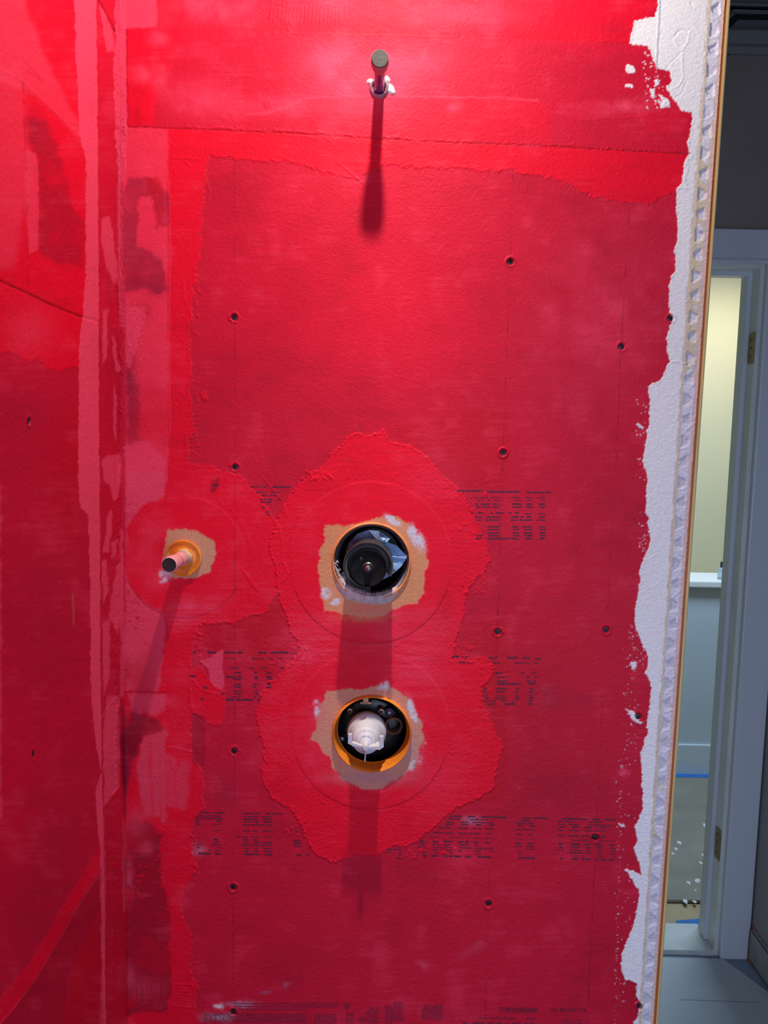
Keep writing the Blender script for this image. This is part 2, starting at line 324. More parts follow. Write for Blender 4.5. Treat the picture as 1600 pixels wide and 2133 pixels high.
# ---- seal collars: circles under the coat
C1, C2, C3 = (773, 1172), (772, 1521), (384, 1161)
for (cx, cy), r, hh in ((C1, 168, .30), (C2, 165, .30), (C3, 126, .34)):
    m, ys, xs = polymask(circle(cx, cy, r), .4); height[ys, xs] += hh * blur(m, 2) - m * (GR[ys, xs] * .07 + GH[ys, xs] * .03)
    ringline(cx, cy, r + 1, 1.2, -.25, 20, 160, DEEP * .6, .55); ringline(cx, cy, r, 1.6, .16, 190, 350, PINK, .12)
paint(circle(384, 1161, 124), COAT, .7, 2, 3); blob(310, 1150, 30, 50, PINK, .35, 0, MID, .4); blob(400, 1270, 60, 26, PINK, .7, -.3, GH, .5); blob(330, 1210, 24, 20, PINK, .4); blob(420, 1260, 18, 60, COAT, .6)
blob(470, 1180, 20, 60, COAT, .9); ringline(384, 1163, 140, 1.2, .3, -60, -10); line([(300, 1050), (262, 1068)], 1.5, PINK, .3, .5, 1)
for i in range(6): line([(505 + i * 5 - i, 1210 + i * 6 - 20), (520 + i * 4, 1200 + i * 6)], 1.6, COAT, .3, .45, 1)
speck(600 - 110, 1225, 530, 1275, 16, COAT, 1, 3, .4)
paint([(640, 1040), (690, 1010), (870, 1010), (895, 1100), (640, 1100)], COAT, .5, 4, 4)
for r_ in (186, 200, 214): ringline(773, 1172 + 6, r_, 1.6, .12, 40, 140, None, 0, 1.5)
for r_ in (184, 196): ringline(772, 1521, r_, 1.4, .1, 200, 340, None, 0, 1.5)
# bare fleece around the openings
T1 = [(680, 1095), (705, 1094), (738, 1092), (765, 1083), (798, 1076), (832, 1078), (850, 1090), (862, 1110), (865, 1130), (884, 1142), (892, 1172), (886, 1200), (880, 1238), (868, 1258), (838, 1262), (812, 1274),
      (790, 1286), (750, 1286), (712, 1278), (674, 1272), (672, 1240), (664, 1205), (663, 1175), (668, 1148), (676, 1120)]
T2 = [(682, 1438), (720, 1437), (760, 1434), (790, 1424), (822, 1430), (842, 1448), (860, 1472), (876, 1500), (880, 1540), (872, 1572), (862, 1598), (838, 1614), (812, 1628), (795, 1642), (765, 1643), (735, 1635), (708, 1615),
      (692, 1598), (684, 1575), (668, 1555), (648, 1538), (660, 1515), (658, 1492), (672, 1460)]
T3 = [(348, 1104), (385, 1101), (400, 1104), (420, 1112), (432, 1120), (446, 1124), (450, 1150), (443, 1175), (434, 1190), (415, 1200), (395, 1206), (368, 1204), (345, 1196), (338, 1180), (342, 1145), (346, 1125)]
for T_, c_ in ((T1, TANC), (T2, lin(208, 148, 124)), (T3, lin(206, 156, 122))): paint(T_, c_, .95, 3.0, 1, -.12, 0, GV, .08)
blob(760, 1288, 50, 8, TANC, .5); blob(770, 1268, 50, 12, PINK, .35); blob(770, 1620, 70, 14, lin(190, 130, 140), .7); blob(860, 1560, 16, 40, lin(190, 140, 150), .6); blob(660, 1490, 12, 30, PINK, .4)
for (cx, cy, rx, ry, rt) in [(870, 1120, 10, 26, -.5), (820, 1085, 16, 6, .6), (680, 1235, 10, 8, 0), (800, 1427, 12, 9, 0), (866, 1590, 14, 8, -.8), (860, 1480, 6, 26, -.3), (883, 1545, 4, 10, 0), (344, 1198, 12, 10, 0), (700, 1255, 8, 5, 0), (660, 1475, 6, 12, 0)]:
    blob(cx, cy, rx * 1.15, ry * 1.15, lin(214, 204, 218), .95, rt, WX, 1.6, 0, 2.0)
height[by_, bx_] += 0
# ---- stud marks and scratches
for p_ in ([(488, 335), (488, 661), (490, 973), (489, 1300), (488, 1565), (486, 1848), (486, 2100), (486, 2180)],
           [(1069, 350), (1063, 545), (1055, 760), (1047, 943), (1041, 1160), (1036, 1316), (1026, 1600), (1018, 1882), (1012, 2075), (1009, 2180)],
           [(1312, 430), (1300, 620), (1294, 722), (1283, 980), (1268, 1240), (1263, 1312), (1254, 1480), (1243, 1720), (1226, 2075), (1222, 2180)]):
    line(p_, .9, DEEP * .25, .75, -.12, .15, .7)
speck(1280, 1540, 1325, 2100, 80, WHITE * .8, .6, 1.6, .25); [speck(1296 - (y_ - 1560) * .028 - 2, y_, 1296 - (y_ - 1560) * .028 + 2, y_ + 60, 7, WHITE * .7, .5, 1.3, .2) for y_ in range(1560, 2110, 60)]; speck(1296, 1350, 1330, 1560, 40, WHITE * .8, .6, 1.8, .25); speck(1330, 40, 1365, 90, 40, WHITE, .8, 2, .2)
blob(985, 1710, 20, 8, lin(190, 120, 150), .6, 0, WX, .9); blob(455, 2118, 26, 6, lin(200, 170, 190), .9, 0, WX, .9); blob(455, 2095, 8, 4, WHITE, .9); blob(505, 2092, 26, 6, lin(190, 130, 160), .8, 0, WX, .9)
blob(595, 2052, 10, 5, lin(180, 90, 120), .7, -.4, WX, .9); blob(555, 2068, 12, 3, lin(180, 80, 120), .6, 0, WX, .9); blob(885, 2010, 16, 10, PINK * .8, .5, 0, WX, .9); blob(990, 1975, 40, 8, PINK * .7, .4, -.5, WX, .9)
blob(415, 1770, 12, 10, lin(190, 120, 150), .8, 0, WX, .9); blob(1300, 1610, 10, 8, PINK, .7, 0, WX, .9)
# ---- white joint compound along the right edge
WH = [(1368, -45), (1370, 10), (1364, 36), (1322, 42), (1317, 62), (1311, 92), (1350, 97), (1360, 118), (1368, 140), (1396, 150), (1399, 170), (1388, 184), (1398, 200), (1420, 232), (1441, 236), (1443, 250), (1432, 298), (1435, 320),
      (1423, 345), (1420, 384), (1410, 394), (1409, 440), (1413, 492), (1404, 522), (1408, 560), (1393, 598), (1394, 650), (1403, 662), (1392, 690), (1388, 730), (1397, 752), (1376, 790), (1349, 808), (1354, 830), (1352, 880),
      (1344, 930), (1339, 958), (1348, 1000), (1345, 1060), (1356, 1130), (1336, 1178), (1331, 1225), (1323, 1268), (1324, 1308), (1340, 1342), (1350, 1370), (1346, 1400), (1358, 1432), (1351, 1480), (1348, 1522), (1335, 1568),
      (1339, 1650), (1337, 1695), (1322, 1720), (1329, 1750), (1320, 1768), (1333, 1800), (1332, 1824), (1318, 1812), (1300, 1808), (1318, 1836), (1332, 1860), (1326, 1900), (1320, 1932), (1303, 1962), (1296, 1990), (1295, 2022),
      (1303, 2040), (1328, 2050), (1325, 2070), (1335, 2090), (1322, 2133), (1320, 2180), (1345, 2180), (1400, 1600), (1440, 1000), (1480, 500), (1535, -45)]
whm, wy_, wx_ = paint(WH, WHITE, 1.0, 2.2, 0, .55, .45)
whfull = np.zeros((H, W), bool); whfull[wy_, wx_] = whm > .5
height[wy_, wx_] += whm * GR[wy_, wx_] * .05
for q in ([(1304, 138), (1312, 135), (1322, 140), (1325, 150), (1315, 156), (1305, 150)], [(1303, 176), (1316, 174), (1318, 182), (1306, 183)], [(1362, 168), (1372, 165), (1372, 178), (1364, 180)], [(1354, 184), (1366, 184), (1364, 206), (1357, 204)],
          [(1372, 212), (1384, 212), (1394, 222), (1378, 226)], [(1312, 1378), (1326, 1376), (1327, 1390), (1320, 1398), (1316, 1388)], [(1302, 1478), (1318, 1482), (1330, 1500), (1342, 1504), (1335, 1510), (1318, 1502)],
          [(1325, 880), (1332, 884), (1342, 892), (1334, 894)], [(1288, 1714), (1298, 1716), (1304, 1722), (1294, 1722)], [(1372, 198), (1390, 205), (1398, 224), (1384, 220)]):
    paint(q, WHITE, .95, 2.4, 0, .5, .3)
speck(1340, 100, 1385, 230, 70, WHITE, .8, 2.4, .35); speck(1325, 830, 1350, 1000, 45, WHITE, .7, 1.8, .3); speck(1330, 1060, 1352, 1150, 35, WHITE, .7, 1.6, .3); speck(1308, 1300, 1345, 1400, 40, WHITE, .6, 1.8, .3)
for q in ([(1378, -20), (1374, 60), (1369, 140)], ): line(q, 1.6, lin(150, 150, 185), .55, -.6, .5)
line([(1373, -20), (1370, 60), (1366, 140)], 1.4, None, 0, .5, .5)
line([(1404, 78), (1412, 66), (1424, 62), (1434, 66)], 1.8, None, 0, -.8, 1); line([(1436, 66), (1432, 88), (1420, 106), (1408, 92), (1404, 78)], 1.8, None, 0, .6, .8)
line([(1418, 108), (1408, 122), (1396, 132), (1388, 144)], 1.3, None, 0, -.6, 1); line([(1420, 112), (1423, 165), (1412, 180), (1398, 186)], 1.5, None, 0, .6, 1)
line([(1430, 170), (1420, 195), (1404, 206)], 1.3, None, 0, -.5, 1); line([(1440, 5), (1444, 22)], 1.2, None, 0, -.5, .5); line([(1395, 592), (1404, 600)], 1.2, None, 0, -.4, .5)
line([(1400, 755), (1412, 752), (1422, 758), (1450, 750)], 1.8, None, 0, .7, 1); line([(1345, 1168), (1372, 1152)], 1.3, None, 0, .35, 2); line([(1335, 1235), (1375, 1212)], 1.2, None, 0, .3, 2); line([(1370, 1195), (1377, 1215)], 1.0, None, 0, -.4, 1)
for y in (1555, 1700, 1716, 1780, 1815): line([(1345, y), (1362, y + 1)], 1.0, None, 0, -.3, .8)
# ---- corner bead along the right edge: flange, punched triangles, mud
YL, XL = np.array([-60, 0, 130, 600, 1100, 1700, 2133, 2200.]), np.array([1481, 1477, 1468, 1432.8, 1400.5, 1359.5, 1332, 1328.])
Yf = np.arange(H) + PY0; bx = np.interp(Yf, YL, XL).astype(np.float32); bs = np.interp(Yf, [0, 600, 2133], [1.0, 1.0, .86]).astype(np.float32)
UU = ((np.arange(W) + PX0)[None, :] - bx[:, None]) / bs[:, None]
YY = np.broadcast_to(Yf[:, None].astype(np.float32), UU.shape)
tanw = np.interp(Yf, [-40, 120, 330, 480, 620, 770, 800, 1000, 1250, 1300, 1500, 2200], [4, 4, 6, 9, 10, 9, 3.5, 5, 5.5, 3.5, 5, 4.5])[:, None]
bead = UU > -1
mud = (UU > tanw) & (UU < 29)
color[bead & (UU < 60)] = CREAM
tanmid = ((UU > 22) & (UU < 29) & (YY > 250) & (YY < 790))
mudc = WHITE * np.array([.86, .84, .9])
mk = mud & ~tanmid & (MID + .8 * WX > np.interp(Yf, [-40, 260, 330, 760, 800, 1300, 2200], [-9, -3, .25, .35, -1.6, -.9, -.8])[:, None]); color[mk] = mudc
height += np.where(bead & (UU < tanw) & (UU > -1), .35, 0) + np.where(mk, GR * .16 + MID * .18 + WX * .12, 0)
edge = (UU > 30.5) & (UU < 60); color[edge] = np.array(lin(228, 188, 170)); height += np.where(edge, FINE * .12 + .3, 0)  # pinkish shading along the bead edge is put into the colour
edg2 = (UU > 26 + WX * 2) & (UU < 30.6); color[edg2] = np.array(lin(214, 196, 196)); height += np.where(edg2, FINE * .15, 0)
cl = np.exp(-((UU + 1.5) / 1.2) ** 2) * np.clip(.6 + WY, 0, 1); height -= cl * .5
color += (cl * .6)[..., None] * (np.array(lin(150, 110, 110)) - color)
ty = 8.0; k_ = 0
while ty < 2190:
    xl = float(np.interp(ty, YL, XL)); s = float(np.interp(ty, [0, 600, 2133], [1, 1, .88])) ; d = -2.5 if ty < 790 else -1.5
    if 200 < ty < 250: d *= .5
    x0, x1 = xl + 6 * s, xl + 24 * s
    if k_ % 2: q = [(x0 + 1, ty - 2), (x1, ty + 9), (x1 - 1, ty + 20), (x0 + 2, ty + 27)]
    else: q = [(x0, ty + 7), (x1 - 2, ty - 2), (x1 + 1, ty + 22), (x0 + 5, ty + 20)]
    m, ys, xs = polymask([(a_ - .068 * (b_ - ty), b_) for a_, b_ in q], .8)
    height[ys, xs] += d * blur(m, 1); color[ys, xs] += (m * .9)[..., None] * (mudc * (.92 if ty < 790 else .8) - color[ys, xs])  # holes coloured darker to paint in the shade of the recesses
    if rng.random() < .55:
        line([(x0, ty + 29), ((x0 + x1) / 2, ty + 30 + rng.uniform(-3, 3)), (x1, ty + 24)], 1.3, WHITE, .7, .55, 1)
    ty += 42.6 * (1 if ty < 1200 else .985) * rng.uniform(.97, 1.03) * (1.0 - max(0, ty - 800) * 2.2e-5); k_ += 1
# ---- left board
L_COAT = [(-45, -45), (250, -45), (250, 690), (205, 672), (165, 762), (122, 772), (96, 764), (76, 745), (60, 756), (30, 736), (-45, 735)]
paint(L_COAT, COAT, .9, 2.5, 0, .3, .35, GV, .12)
paint([(-45, -45), (30, -45), (95, 120), (165, 262), (170, 300), (120, 240), (60, 190), (-45, 150)], PINK, .38, 5, 6)
paint([(-45, 130), (45, 165), (60, 300), (55, 420), (30, 560), (-45, 560)], PINK, .30, 6, 8); blob(60, 690, 50, 50, PINK, .3)
paint([(58, 245), (95, 252), (115, 300), (150, 420), (178, 470), (176, 560), (110, 545), (80, 520), (78, 330), (60, 300)], DULL, .7, 5, 6, -.1, 0, MID, .4)
blob(75, 270, 22, 30, PURP, .3); paint([(50, 312), (74, 318), (80, 350), (80, 520), (60, 530), (52, 420)], PINK, .45, 1, 1)
line([(48, 172), (52, 300), (56, 420), (58, 600)], 1.6, DULL * .6, .6, -.3, .8, .5); line([(-40, 125), (45, 165), (120, 240), (166, 285)], 1.6, PINK, .2, .45, 1)
for a_, b_ in (((45, 122), (82, 165)), ((55, 150), (90, 172)), ((66, 105), (84, 118))): line([a_, b_], 1.6, DULL, .3, -.4, .6)
line([(-45, 560), (0, 585), (55, 610), (110, 637), (170, 660), (206, 671)], 2.0, DEEP * .3, .9, -.9, .5)
blob(130, 632, 22, 12, DEEP, .5)
speck(10, 735, 165, 775, 40, COAT, 1, 2.4, .35); speck(20, 600, 160, 720, 20, COAT, .8, 1.6, .25); speck(0, 800, 180, 2000, 70, COAT, .6, 1.6, .3)
blob(60, 860, 70, 60, PURP, .35, 0, BIG, .4); blob(110, 1280, 90, 160, PURP, .30, .2, BIG, .5); blob(100, 1820, 60, 200, PURP, .3, .25, BIG, .3); blob(20, 1600, 40, 200, COAT, .25); blob(140, 950, 40, 130, DEEP, .5)  # purplish sheen low on the board is painted into its colour
paint([(-45, 1000), (1, 1000), (3, 1700), (-45, 1750)], PINK, .5, 3, 2); line([(152, 1240), (154, 1300)], 2, lin(190, 110, 90), .5, .2, 1)
# strip edge on the left board (corner tape) and pink band
PB = [(154, -45), (154, 0), (157, 120), (163, 200), (164, 280), (177, 330), (178, 420), (178, 560), (174, 640), (165, 720), (163, 900), (163, 1000), (167, 1058), (184, 1072), (187, 1200), (189, 1340), (188, 1400), (194, 1500), (200, 1560), (212, 1608),
      (206, 1625), (199, 1650), (203, 1735), (208, 1760), (209, 1900), (213, 2040), (205, 2140), (205, 2180), (221, 2180), (220, 2000), (220, 1840), (216, 1700), (212, 1600), (210, 1400), (208, 1000), (206, 600), (203, 200), (200, -45)]
paint(PB, PINK, .92, 1.8, 0, .35, .3, GV, .05, .2)
paint([(203, -45), (247, -45), (262, 700), (262, 2180), (221, 2180), (220, 1840), (212, 1500), (208, 1000), (206, 500)], BOARD * .9 + COAT * .1, .8, .6, 1, .0)
line([(202, -40), (205, 500), (208, 1000), (211, 1500), (218, 1840), (221, 2170)], 1.0, DEEP * .5, .5, -.3, .2)
for q in ([(206, 8), (216, 20), (236, 70), (238, 105), (222, 108), (214, 60)], [(212, 455), (228, 450), (240, 520), (245, 590), (236, 590), (222, 560), (210, 500)], [(233, 700), (240, 700), (243, 745), (250, 760), (252, 775), (242, 772), (236, 740)],
          [(212, 960), (222, 948), (248, 946), (252, 980), (244, 1040), (236, 1042), (228, 1010), (214, 1000)], [(224, 1065), (232, 1062), (232, 1110), (226, 1150), (214, 1150)], [(212, 1168), (222, 1165), (226, 1230), (214, 1260)],
          [(232, 1130), (244, 1122), (240, 1160), (230, 1162)], [(246, 1170), (256, 1180), (256, 1280), (244, 1320), (236, 1300), (228, 1290), (232, 1240), (240, 1200)], [(214, 1300), (228, 1290), (230, 1400), (216, 1450)],
          [(222, 1450), (246, 1450), (250, 1560), (248, 1640), (218, 1680), (214, 1530)], [(236, 800), (243, 830), (242, 920), (236, 900)], [(214, 650), (226, 640), (224, 740), (214, 760)]):
    paint(q, PINK * .97, .8, 2, 1, 0, 0, GV, .15)
paint([(203, -20), (238, 50), (243, 70), (232, 40), (204, 2)], DEEP, .3, .5, 1); line([(198, -12), (232, 48), (240, 68), (262, 71)], 1.4, DEEP * .35, .8, -.5, .4)
line([(208, 1498), (232, 1465), (252, 1444)], 1.4, PINK, .4, .5, .8)
# crumbly bead of filler in the corner itself
paint([(238, -45), (262, -45), (262, 80), (264, 260), (262, 330), (258, 380), (246, 380), (240, 280), (236, 120), (240, 80)], PINK, .85, 2.2, 1, .2, .2, WX, .2); speck(240, 90, 262, 340, 60, DULL, .8, 1.8, -.35)
paint([(244, 380), (256, 380), (256, 560), (260, 680), (250, 680), (246, 520)], PINK * .9, .6, 1.5, 1); paint([(249, 1100), (257, 1110), (256, 1240), (262, 1330), (258, 1450), (250, 1450), (250, 1300)], PINK * .95, .7, 2, 1)
paint([(252, 1460), (262, 1480), (268, 1600), (262, 1700), (256, 1690)], PURP, .7, 2, 1); paint([(255, 1700), (262, 1720), (262, 1900), (255, 1900)], PINK * .85, .6, 1.5, 1); blob(248, 980, 6, 26, PINK, .6); speck(246, 930, 262, 1010, 20, PINK, 1, 2.4, .35)
for q in ([(232, 620), (236, 900)], [(246, 800), (252, 940)], [(240, 560), (246, 640)], [(226, 560), (224, 900)], [(244, 1380), (246, 1600)], [(236, 1740), (240, 2060)]): line(q, 2.5, DULL, .5, -.05, 1.5, .6)
line([(249, -40), (252, 400), (257, 1000), (259, 1600), (263, 2170)], 1.4, DEEP * .7, .35, 0, 1)
# taped diagonal at the foot of the left board
paint([(-45, 2128), (0, 2080), (60, 2010), (130, 1890), (165, 1838), (207, 1762), (208, 1815), (165, 1880), (120, 1962), (60, 2060), (15, 2122), (-45, 2180)], COAT, .8, 1.6, 0, .3, .3)
paint([(209, 1818), (165, 1880), (120, 1962), (60, 2060), (15, 2122), (-20, 2180), (130, 2180), (140, 2040), (209, 1890)], DULL, .55, 2, 3, -.1)
paint([(209, 1895), (150, 2010), (128, 2180), (215, 2180)], DEEP, .6, 3, 4, .1, .1)
line([(0, 2132), (60, 2062), (120, 1964), (165, 1884), (208, 1820)], 1.4, PINK, .35, .5, .4)
blob(222, 1800, 8, 50, DEEP, .3)
SCREWS = [(488, 661), (490, 973), (488, 1565), (486, 1848), (486, 2108), (1063, 545), (1048, 943), (1037, 1316), (1018, 1882), (1295, 722), (1263, 1312), (1330, 1493), (1240, 1745), (1397, 663), (1333, 2096)]
LSCREWS = [(60, 878), (70, 1570)]
for i, (x, y) in enumerate(SCREWS + LSCREWS):
    fl = i >= len(SCREWS); k = .5 if fl else 1.0
    _, ys, xs = bbox([(x - 16, y - 16), (x + 16, y + 16)], 1)
    Y, X = np.mgrid[ys, xs].astype(np.float32); rr = np.hypot((X + PX0 - x) / k, (Y + PY0 - y) / (1 if not fl else 1.15)) * (1 + .12 * WX[ys, xs])
    height[ys, xs] += -2.0 / (1 + np.exp((rr - 6.6) / .6)) + .95 * np.exp(-((rr - 9.4) / 2.1) ** 2) * (1 + .6 * WY[ys, xs] + .3 * GR[ys, xs])
    cc = DEEP * .5 if not fl else DEEP * .35
    m = 1 / (1 + np.exp((rr - 5.8) / .7)); color[ys, xs] += (m * .92)[..., None] * (cc * .4 - color[ys, xs])
height[:] = np.clip(height, -3, 3)
redness = np.clip((color[..., 0] - color[..., 1] * 2.2) * 3, 0, 1)
hz = np.clip(.5 * BIG + .9 * MID + .5 * GH - .25, 0, 1.2) * .16 * redness
color += hz[..., None] * (PINK - color)
dp = np.clip(-.7 * BIG + .7 * fieldnoise(60, 30, 3, 21) - .2, 0, 1.2) * .10 * redness
color *= (1 - dp)[..., None]
color[:] = np.clip(color * (1 + .03 * FINE[..., None]), 0.0005, .9)

def sample(arr, x, y):
    X = np.clip(x - PX0, 0, W - 1.01); Y = np.clip(y - PY0, 0, H - 1.01); xi = X.astype(int); yi = Y.astype(int); fx = X - xi; fy = Y - yi
    if arr.ndim == 3: fx = fx[..., None]; fy = fy[..., None]
    return (arr[yi, xi] * (1 - fx) + arr[yi, xi + 1] * fx) * (1 - fy) + (arr[yi + 1, xi] * (1 - fx) + arr[yi + 1, xi + 1] * fx) * fy

# ------------------------------------------------------------------ material of the coated boards
def coat_material():
    m = bpy.data.materials.new('coated_board'); m.use_nodes = True; n = m.node_tree.nodes; l = m.node_tree.links; b = n['Principled BSDF']
    at_ = n.new('ShaderNodeAttribute'); at_.attribute_name = 'coat'; tc = n.new('ShaderNodeTexCoord')
    mp = n.new('ShaderNodeMapping'); mp.inputs['Scale'].default_value = (1, 1, 1.5); l.new(tc.outputs['Object'], mp.inputs[0])
    t1 = n.new('ShaderNodeTexNoise'); t1.inputs['Scale'].default_value = 330; t1.inputs['Detail'].default_value = 4; t1.inputs['Roughness'].default_value = .6
    t2 = n.new('ShaderNodeTexNoise'); t2.inputs['Scale'].default_value = 30; t2.inputs['Detail'].default_value = 4
    for t in (t1, t2): l.new(mp.outputs[0], t.inputs[0])
    mx = n.new('ShaderNodeMix'); mx.data_type = 'RGBA'; mx.blend_type = 'MULTIPLY'; mx.inputs[0].default_value = .35
    r = n.new('ShaderNodeValToRGB'); r.color_ramp.elements[0].position = .3; r.color_ramp.elements[1].position = .62; r.color_ramp.elements[0].color = (.62, .62, .62, 1)
    l.new(t1.outputs[0], r.inputs[0]); l.new(at_.outputs['Color'], mx.inputs[6]); l.new(r.outputs[0], mx.inputs[7]); l.new(mx.outputs[2], b.inputs['Base Color'])
    rr = n.new('ShaderNodeMapRange'); l.new(t2.outputs[0], rr.inputs[0]); rr.inputs[3].default_value = .48; rr.inputs[4].default_value = .66; l.new(rr.outputs[0], b.inputs['Roughness'])
    b.inputs['Specular IOR Level'].default_value = .19
    bp = n.new('ShaderNodeBump'); bp.inputs['Strength'].default_value = .9; bp.inputs['Distance'].default_value = .0006
    l.new(t1.outputs[0], bp.inputs['Height']); l.new(bp.outputs[0], b.inputs['Normal'])
    return m
M_COAT = coat_material()

def grid_pieces(P, ids, names, cols):
    """P: (ny,nx,3) points; ids: (ny-1,nx-1) which piece a cell belongs to (-1 none); names: {id: (name, parent, kind, label)}"""
    ny, nx, _ = P.shape; out = {}
    base = (np.arange(ny - 1)[:, None] * nx + np.arange(nx - 1)[None, :])
    quads = np.stack([base, base + 1, base + nx + 1, base + nx], -1)
    PF = P.reshape(-1, 3); CFl = cols.reshape(-1, 3)
    # normals over the whole grid so that neighbouring pieces shade as one surface
    du = np.gradient(P, axis=1); dv = np.gradient(P, axis=0); N = np.cross(du, dv); N /= np.linalg.norm(N, axis=-1, keepdims=True) + 1e-12; NF = N.reshape(-1, 3)
    for k, fn in names.items():
        q = quads[ids == k]
        if not len(q): continue
        used, inv = np.unique(q, return_inverse=True); q = inv.reshape(-1, 4).astype(np.int32)
        me = bpy.data.meshes.new(fn); nv, nf = len(used), len(q)
        me.vertices.add(nv); me.vertices.foreach_set('co', PF[used].astype(np.float32).ravel())
        me.loops.add(nf * 4); me.loops.foreach_set('vertex_index', q.ravel())
        me.polygons.add(nf); me.polygons.foreach_set('loop_start', np.arange(0, nf * 4, 4, dtype=np.int32))
        me.update(calc_edges=True); me.shade_smooth()
        ca = me.color_attributes.new('coat', 'FLOAT_COLOR', 'POINT'); c4 = np.ones((nv, 4), np.float32); c4[:, :3] = CFl[used]; ca.data.foreach_set('color', c4.ravel())
        me.normals_split_custom_set_from_vertices(NF[used].astype(np.float32))
        out[k] = me
    return out

def zrows(z0, z1, step, lo, hi):
    mid_ = np.linspace(z0, z1, int((z1 - z0) / step) + 1)
    return np.concatenate([np.linspace(lo, z0, 12)[:-1], mid_, np.linspace(z1, hi, 10)[1:]])
CEIL = 2.645
XC = -0.3957
zt, zb = unproj(800, -12)[2], unproj(800, 2150)[2]
def xr(z):      # left line of the edge bead
    a, b = unproj(1477, 0), unproj(1332, 2133); return b[0] + (a[0] - b[0]) * (z - b[2]) / (a[2] - b[2])
EDGE = .0222
Z = zrows(zb, zt, .00125, 0.0, CEIL); S = np.linspace(0, 1, 700)
XR = xr(np.clip(Z, zb, zt)) + EDGE
GX = XC + S[None, :] * (XR - XC)[:, None]; GZ = np.broadcast_to(Z[:, None], GX.shape)
P = np.stack([GX, np.zeros_like(GX), GZ], -1)
px, py = proj(P); hh = sample(height, px, py); P[..., 1] = -hh * .001 * np.clip(np.minimum(GZ - zb + .1, zt + .1 - GZ) / .1, 0, 1)
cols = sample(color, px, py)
pc, qc = .25 * (px[:-1, :-1] + px[1:, :-1] + px[:-1, 1:] + px[1:, 1:]), .25 * (py[:-1, :-1] + py[1:, :-1] + py[:-1, 1:] + py[1:, 1:])
xi = np.clip(np.round(pc - PX0).astype(int), 0, W - 1); yi = np.clip(np.round(qc - PY0).astype(int), 0, H - 1)
ids = np.zeros(pc.shape, int)
ids[(pc < 352)] = 1                                             # corner tape
sm = np.zeros((H, W), bool); sm[sy, sx_] = stripm > .5
ids[sm[yi, xi]] = 2
def inside(c, r): return np.hypot(pc - c[0], qc - c[1]) < r
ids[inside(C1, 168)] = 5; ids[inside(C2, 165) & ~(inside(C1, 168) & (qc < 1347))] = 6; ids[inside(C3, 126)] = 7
ids[whfull[yi, xi]] = 3
ids[UU[yi, xi] > -1] = 4
H1, H2, H3, H0 = (774, 1170), (775, 1527), (383, 1162), (790, 185)
HR1, HR2, HR3, HR0 = 79, 79, 20, 12
ids[inside(H1, HR1) | inside(H2, HR2) | inside(H3, HR3) | inside(H0, HR0)] = -1
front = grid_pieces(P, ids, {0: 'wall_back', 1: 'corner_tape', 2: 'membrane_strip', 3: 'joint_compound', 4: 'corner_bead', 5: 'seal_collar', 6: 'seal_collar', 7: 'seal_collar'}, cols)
wall_back = tag(link('wall_back', front[0], M_COAT), 'red waterproofed shower wall board with brushed coats and exposed screws', kind='structure')
strip_o = link('membrane_strip', front[2], M_COAT, wall_back, label='duller red strip of membrane across the wall around the top pipe')
mud_o = link('joint_compound', front[3], M_COAT, wall_back, label='white joint compound with a ragged edge')
bead_o = link('corner_bead', front[4], M_COAT, wall_back, label='perforated plastic corner bead half filled with white compound')
# left board
YD = np.concatenate([[-1.6, -1.2, -.8, -.6], np.linspace(-.46, 0, 256)]); Z2 = zrows(zb, zt, .0017, 0.0, CEIL)
GY, GZ2 = np.meshgrid(YD, Z2); P2 = np.stack([np.full_like(GY, XC), GY, GZ2], -1)
px2, py2 = proj(np.where(P2[..., 1:2] < -.44, P2 * [1, 0, 1] + [0, -.44, 0], P2)); h2 = sample(height, px2, py2); P2[..., 0] += h2 * .001 * (GY > -.42)
c2 = sample(color, px2, py2); P2 = P2[:, :, :]
pc2 = .25 * (px2[:-1, :-1] + px2[1:, :-1] + px2[:-1, 1:] + px2[1:, 1:]); qc2 = .25 * (py2[:-1, :-1] + py2[1:, :-1] + py2[:-1, 1:] + py2[1:, 1:])
tapex = np.interp(qc2, [0, 500, 1000, 1500, 1840, 2133], [202, 205, 208, 211, 218, 221]); id2 = np.where(pc2 > tapex, 1, 0)
left = grid_pieces(P2, id2, {0: 'wall_left', 1: 'corner_tape'}, c2)
wall_left = tag(link('wall_left', left[0], M_COAT), 'red waterproofed side wall on the left', kind='structure')
link('corner_tape', left[1], M_COAT, wall_left, label='side flange of the red tape folded into the corner')
link('corner_tape', front[1], M_COAT, wall_back, label='red and pink tape flange bedded in the corner')
del P, P2, px, py, hh, cols, px2, py2, c2

def wpt(x, y, out=0.0):
    """a point 'out' metres in front of the back wall whose foot on the wall is seen at x, y"""
    p = unproj(x, y); p[1] = -out; return p
def hole_pt(x, y, yw): return unproj(x, y, (0, 1, 0), yw)
def prad(x, y, r, yw=0.0): return float(np.linalg.norm(unproj(x + r, y, (0, 1, 0), yw) - unproj(x, y, (0, 1, 0), yw)))

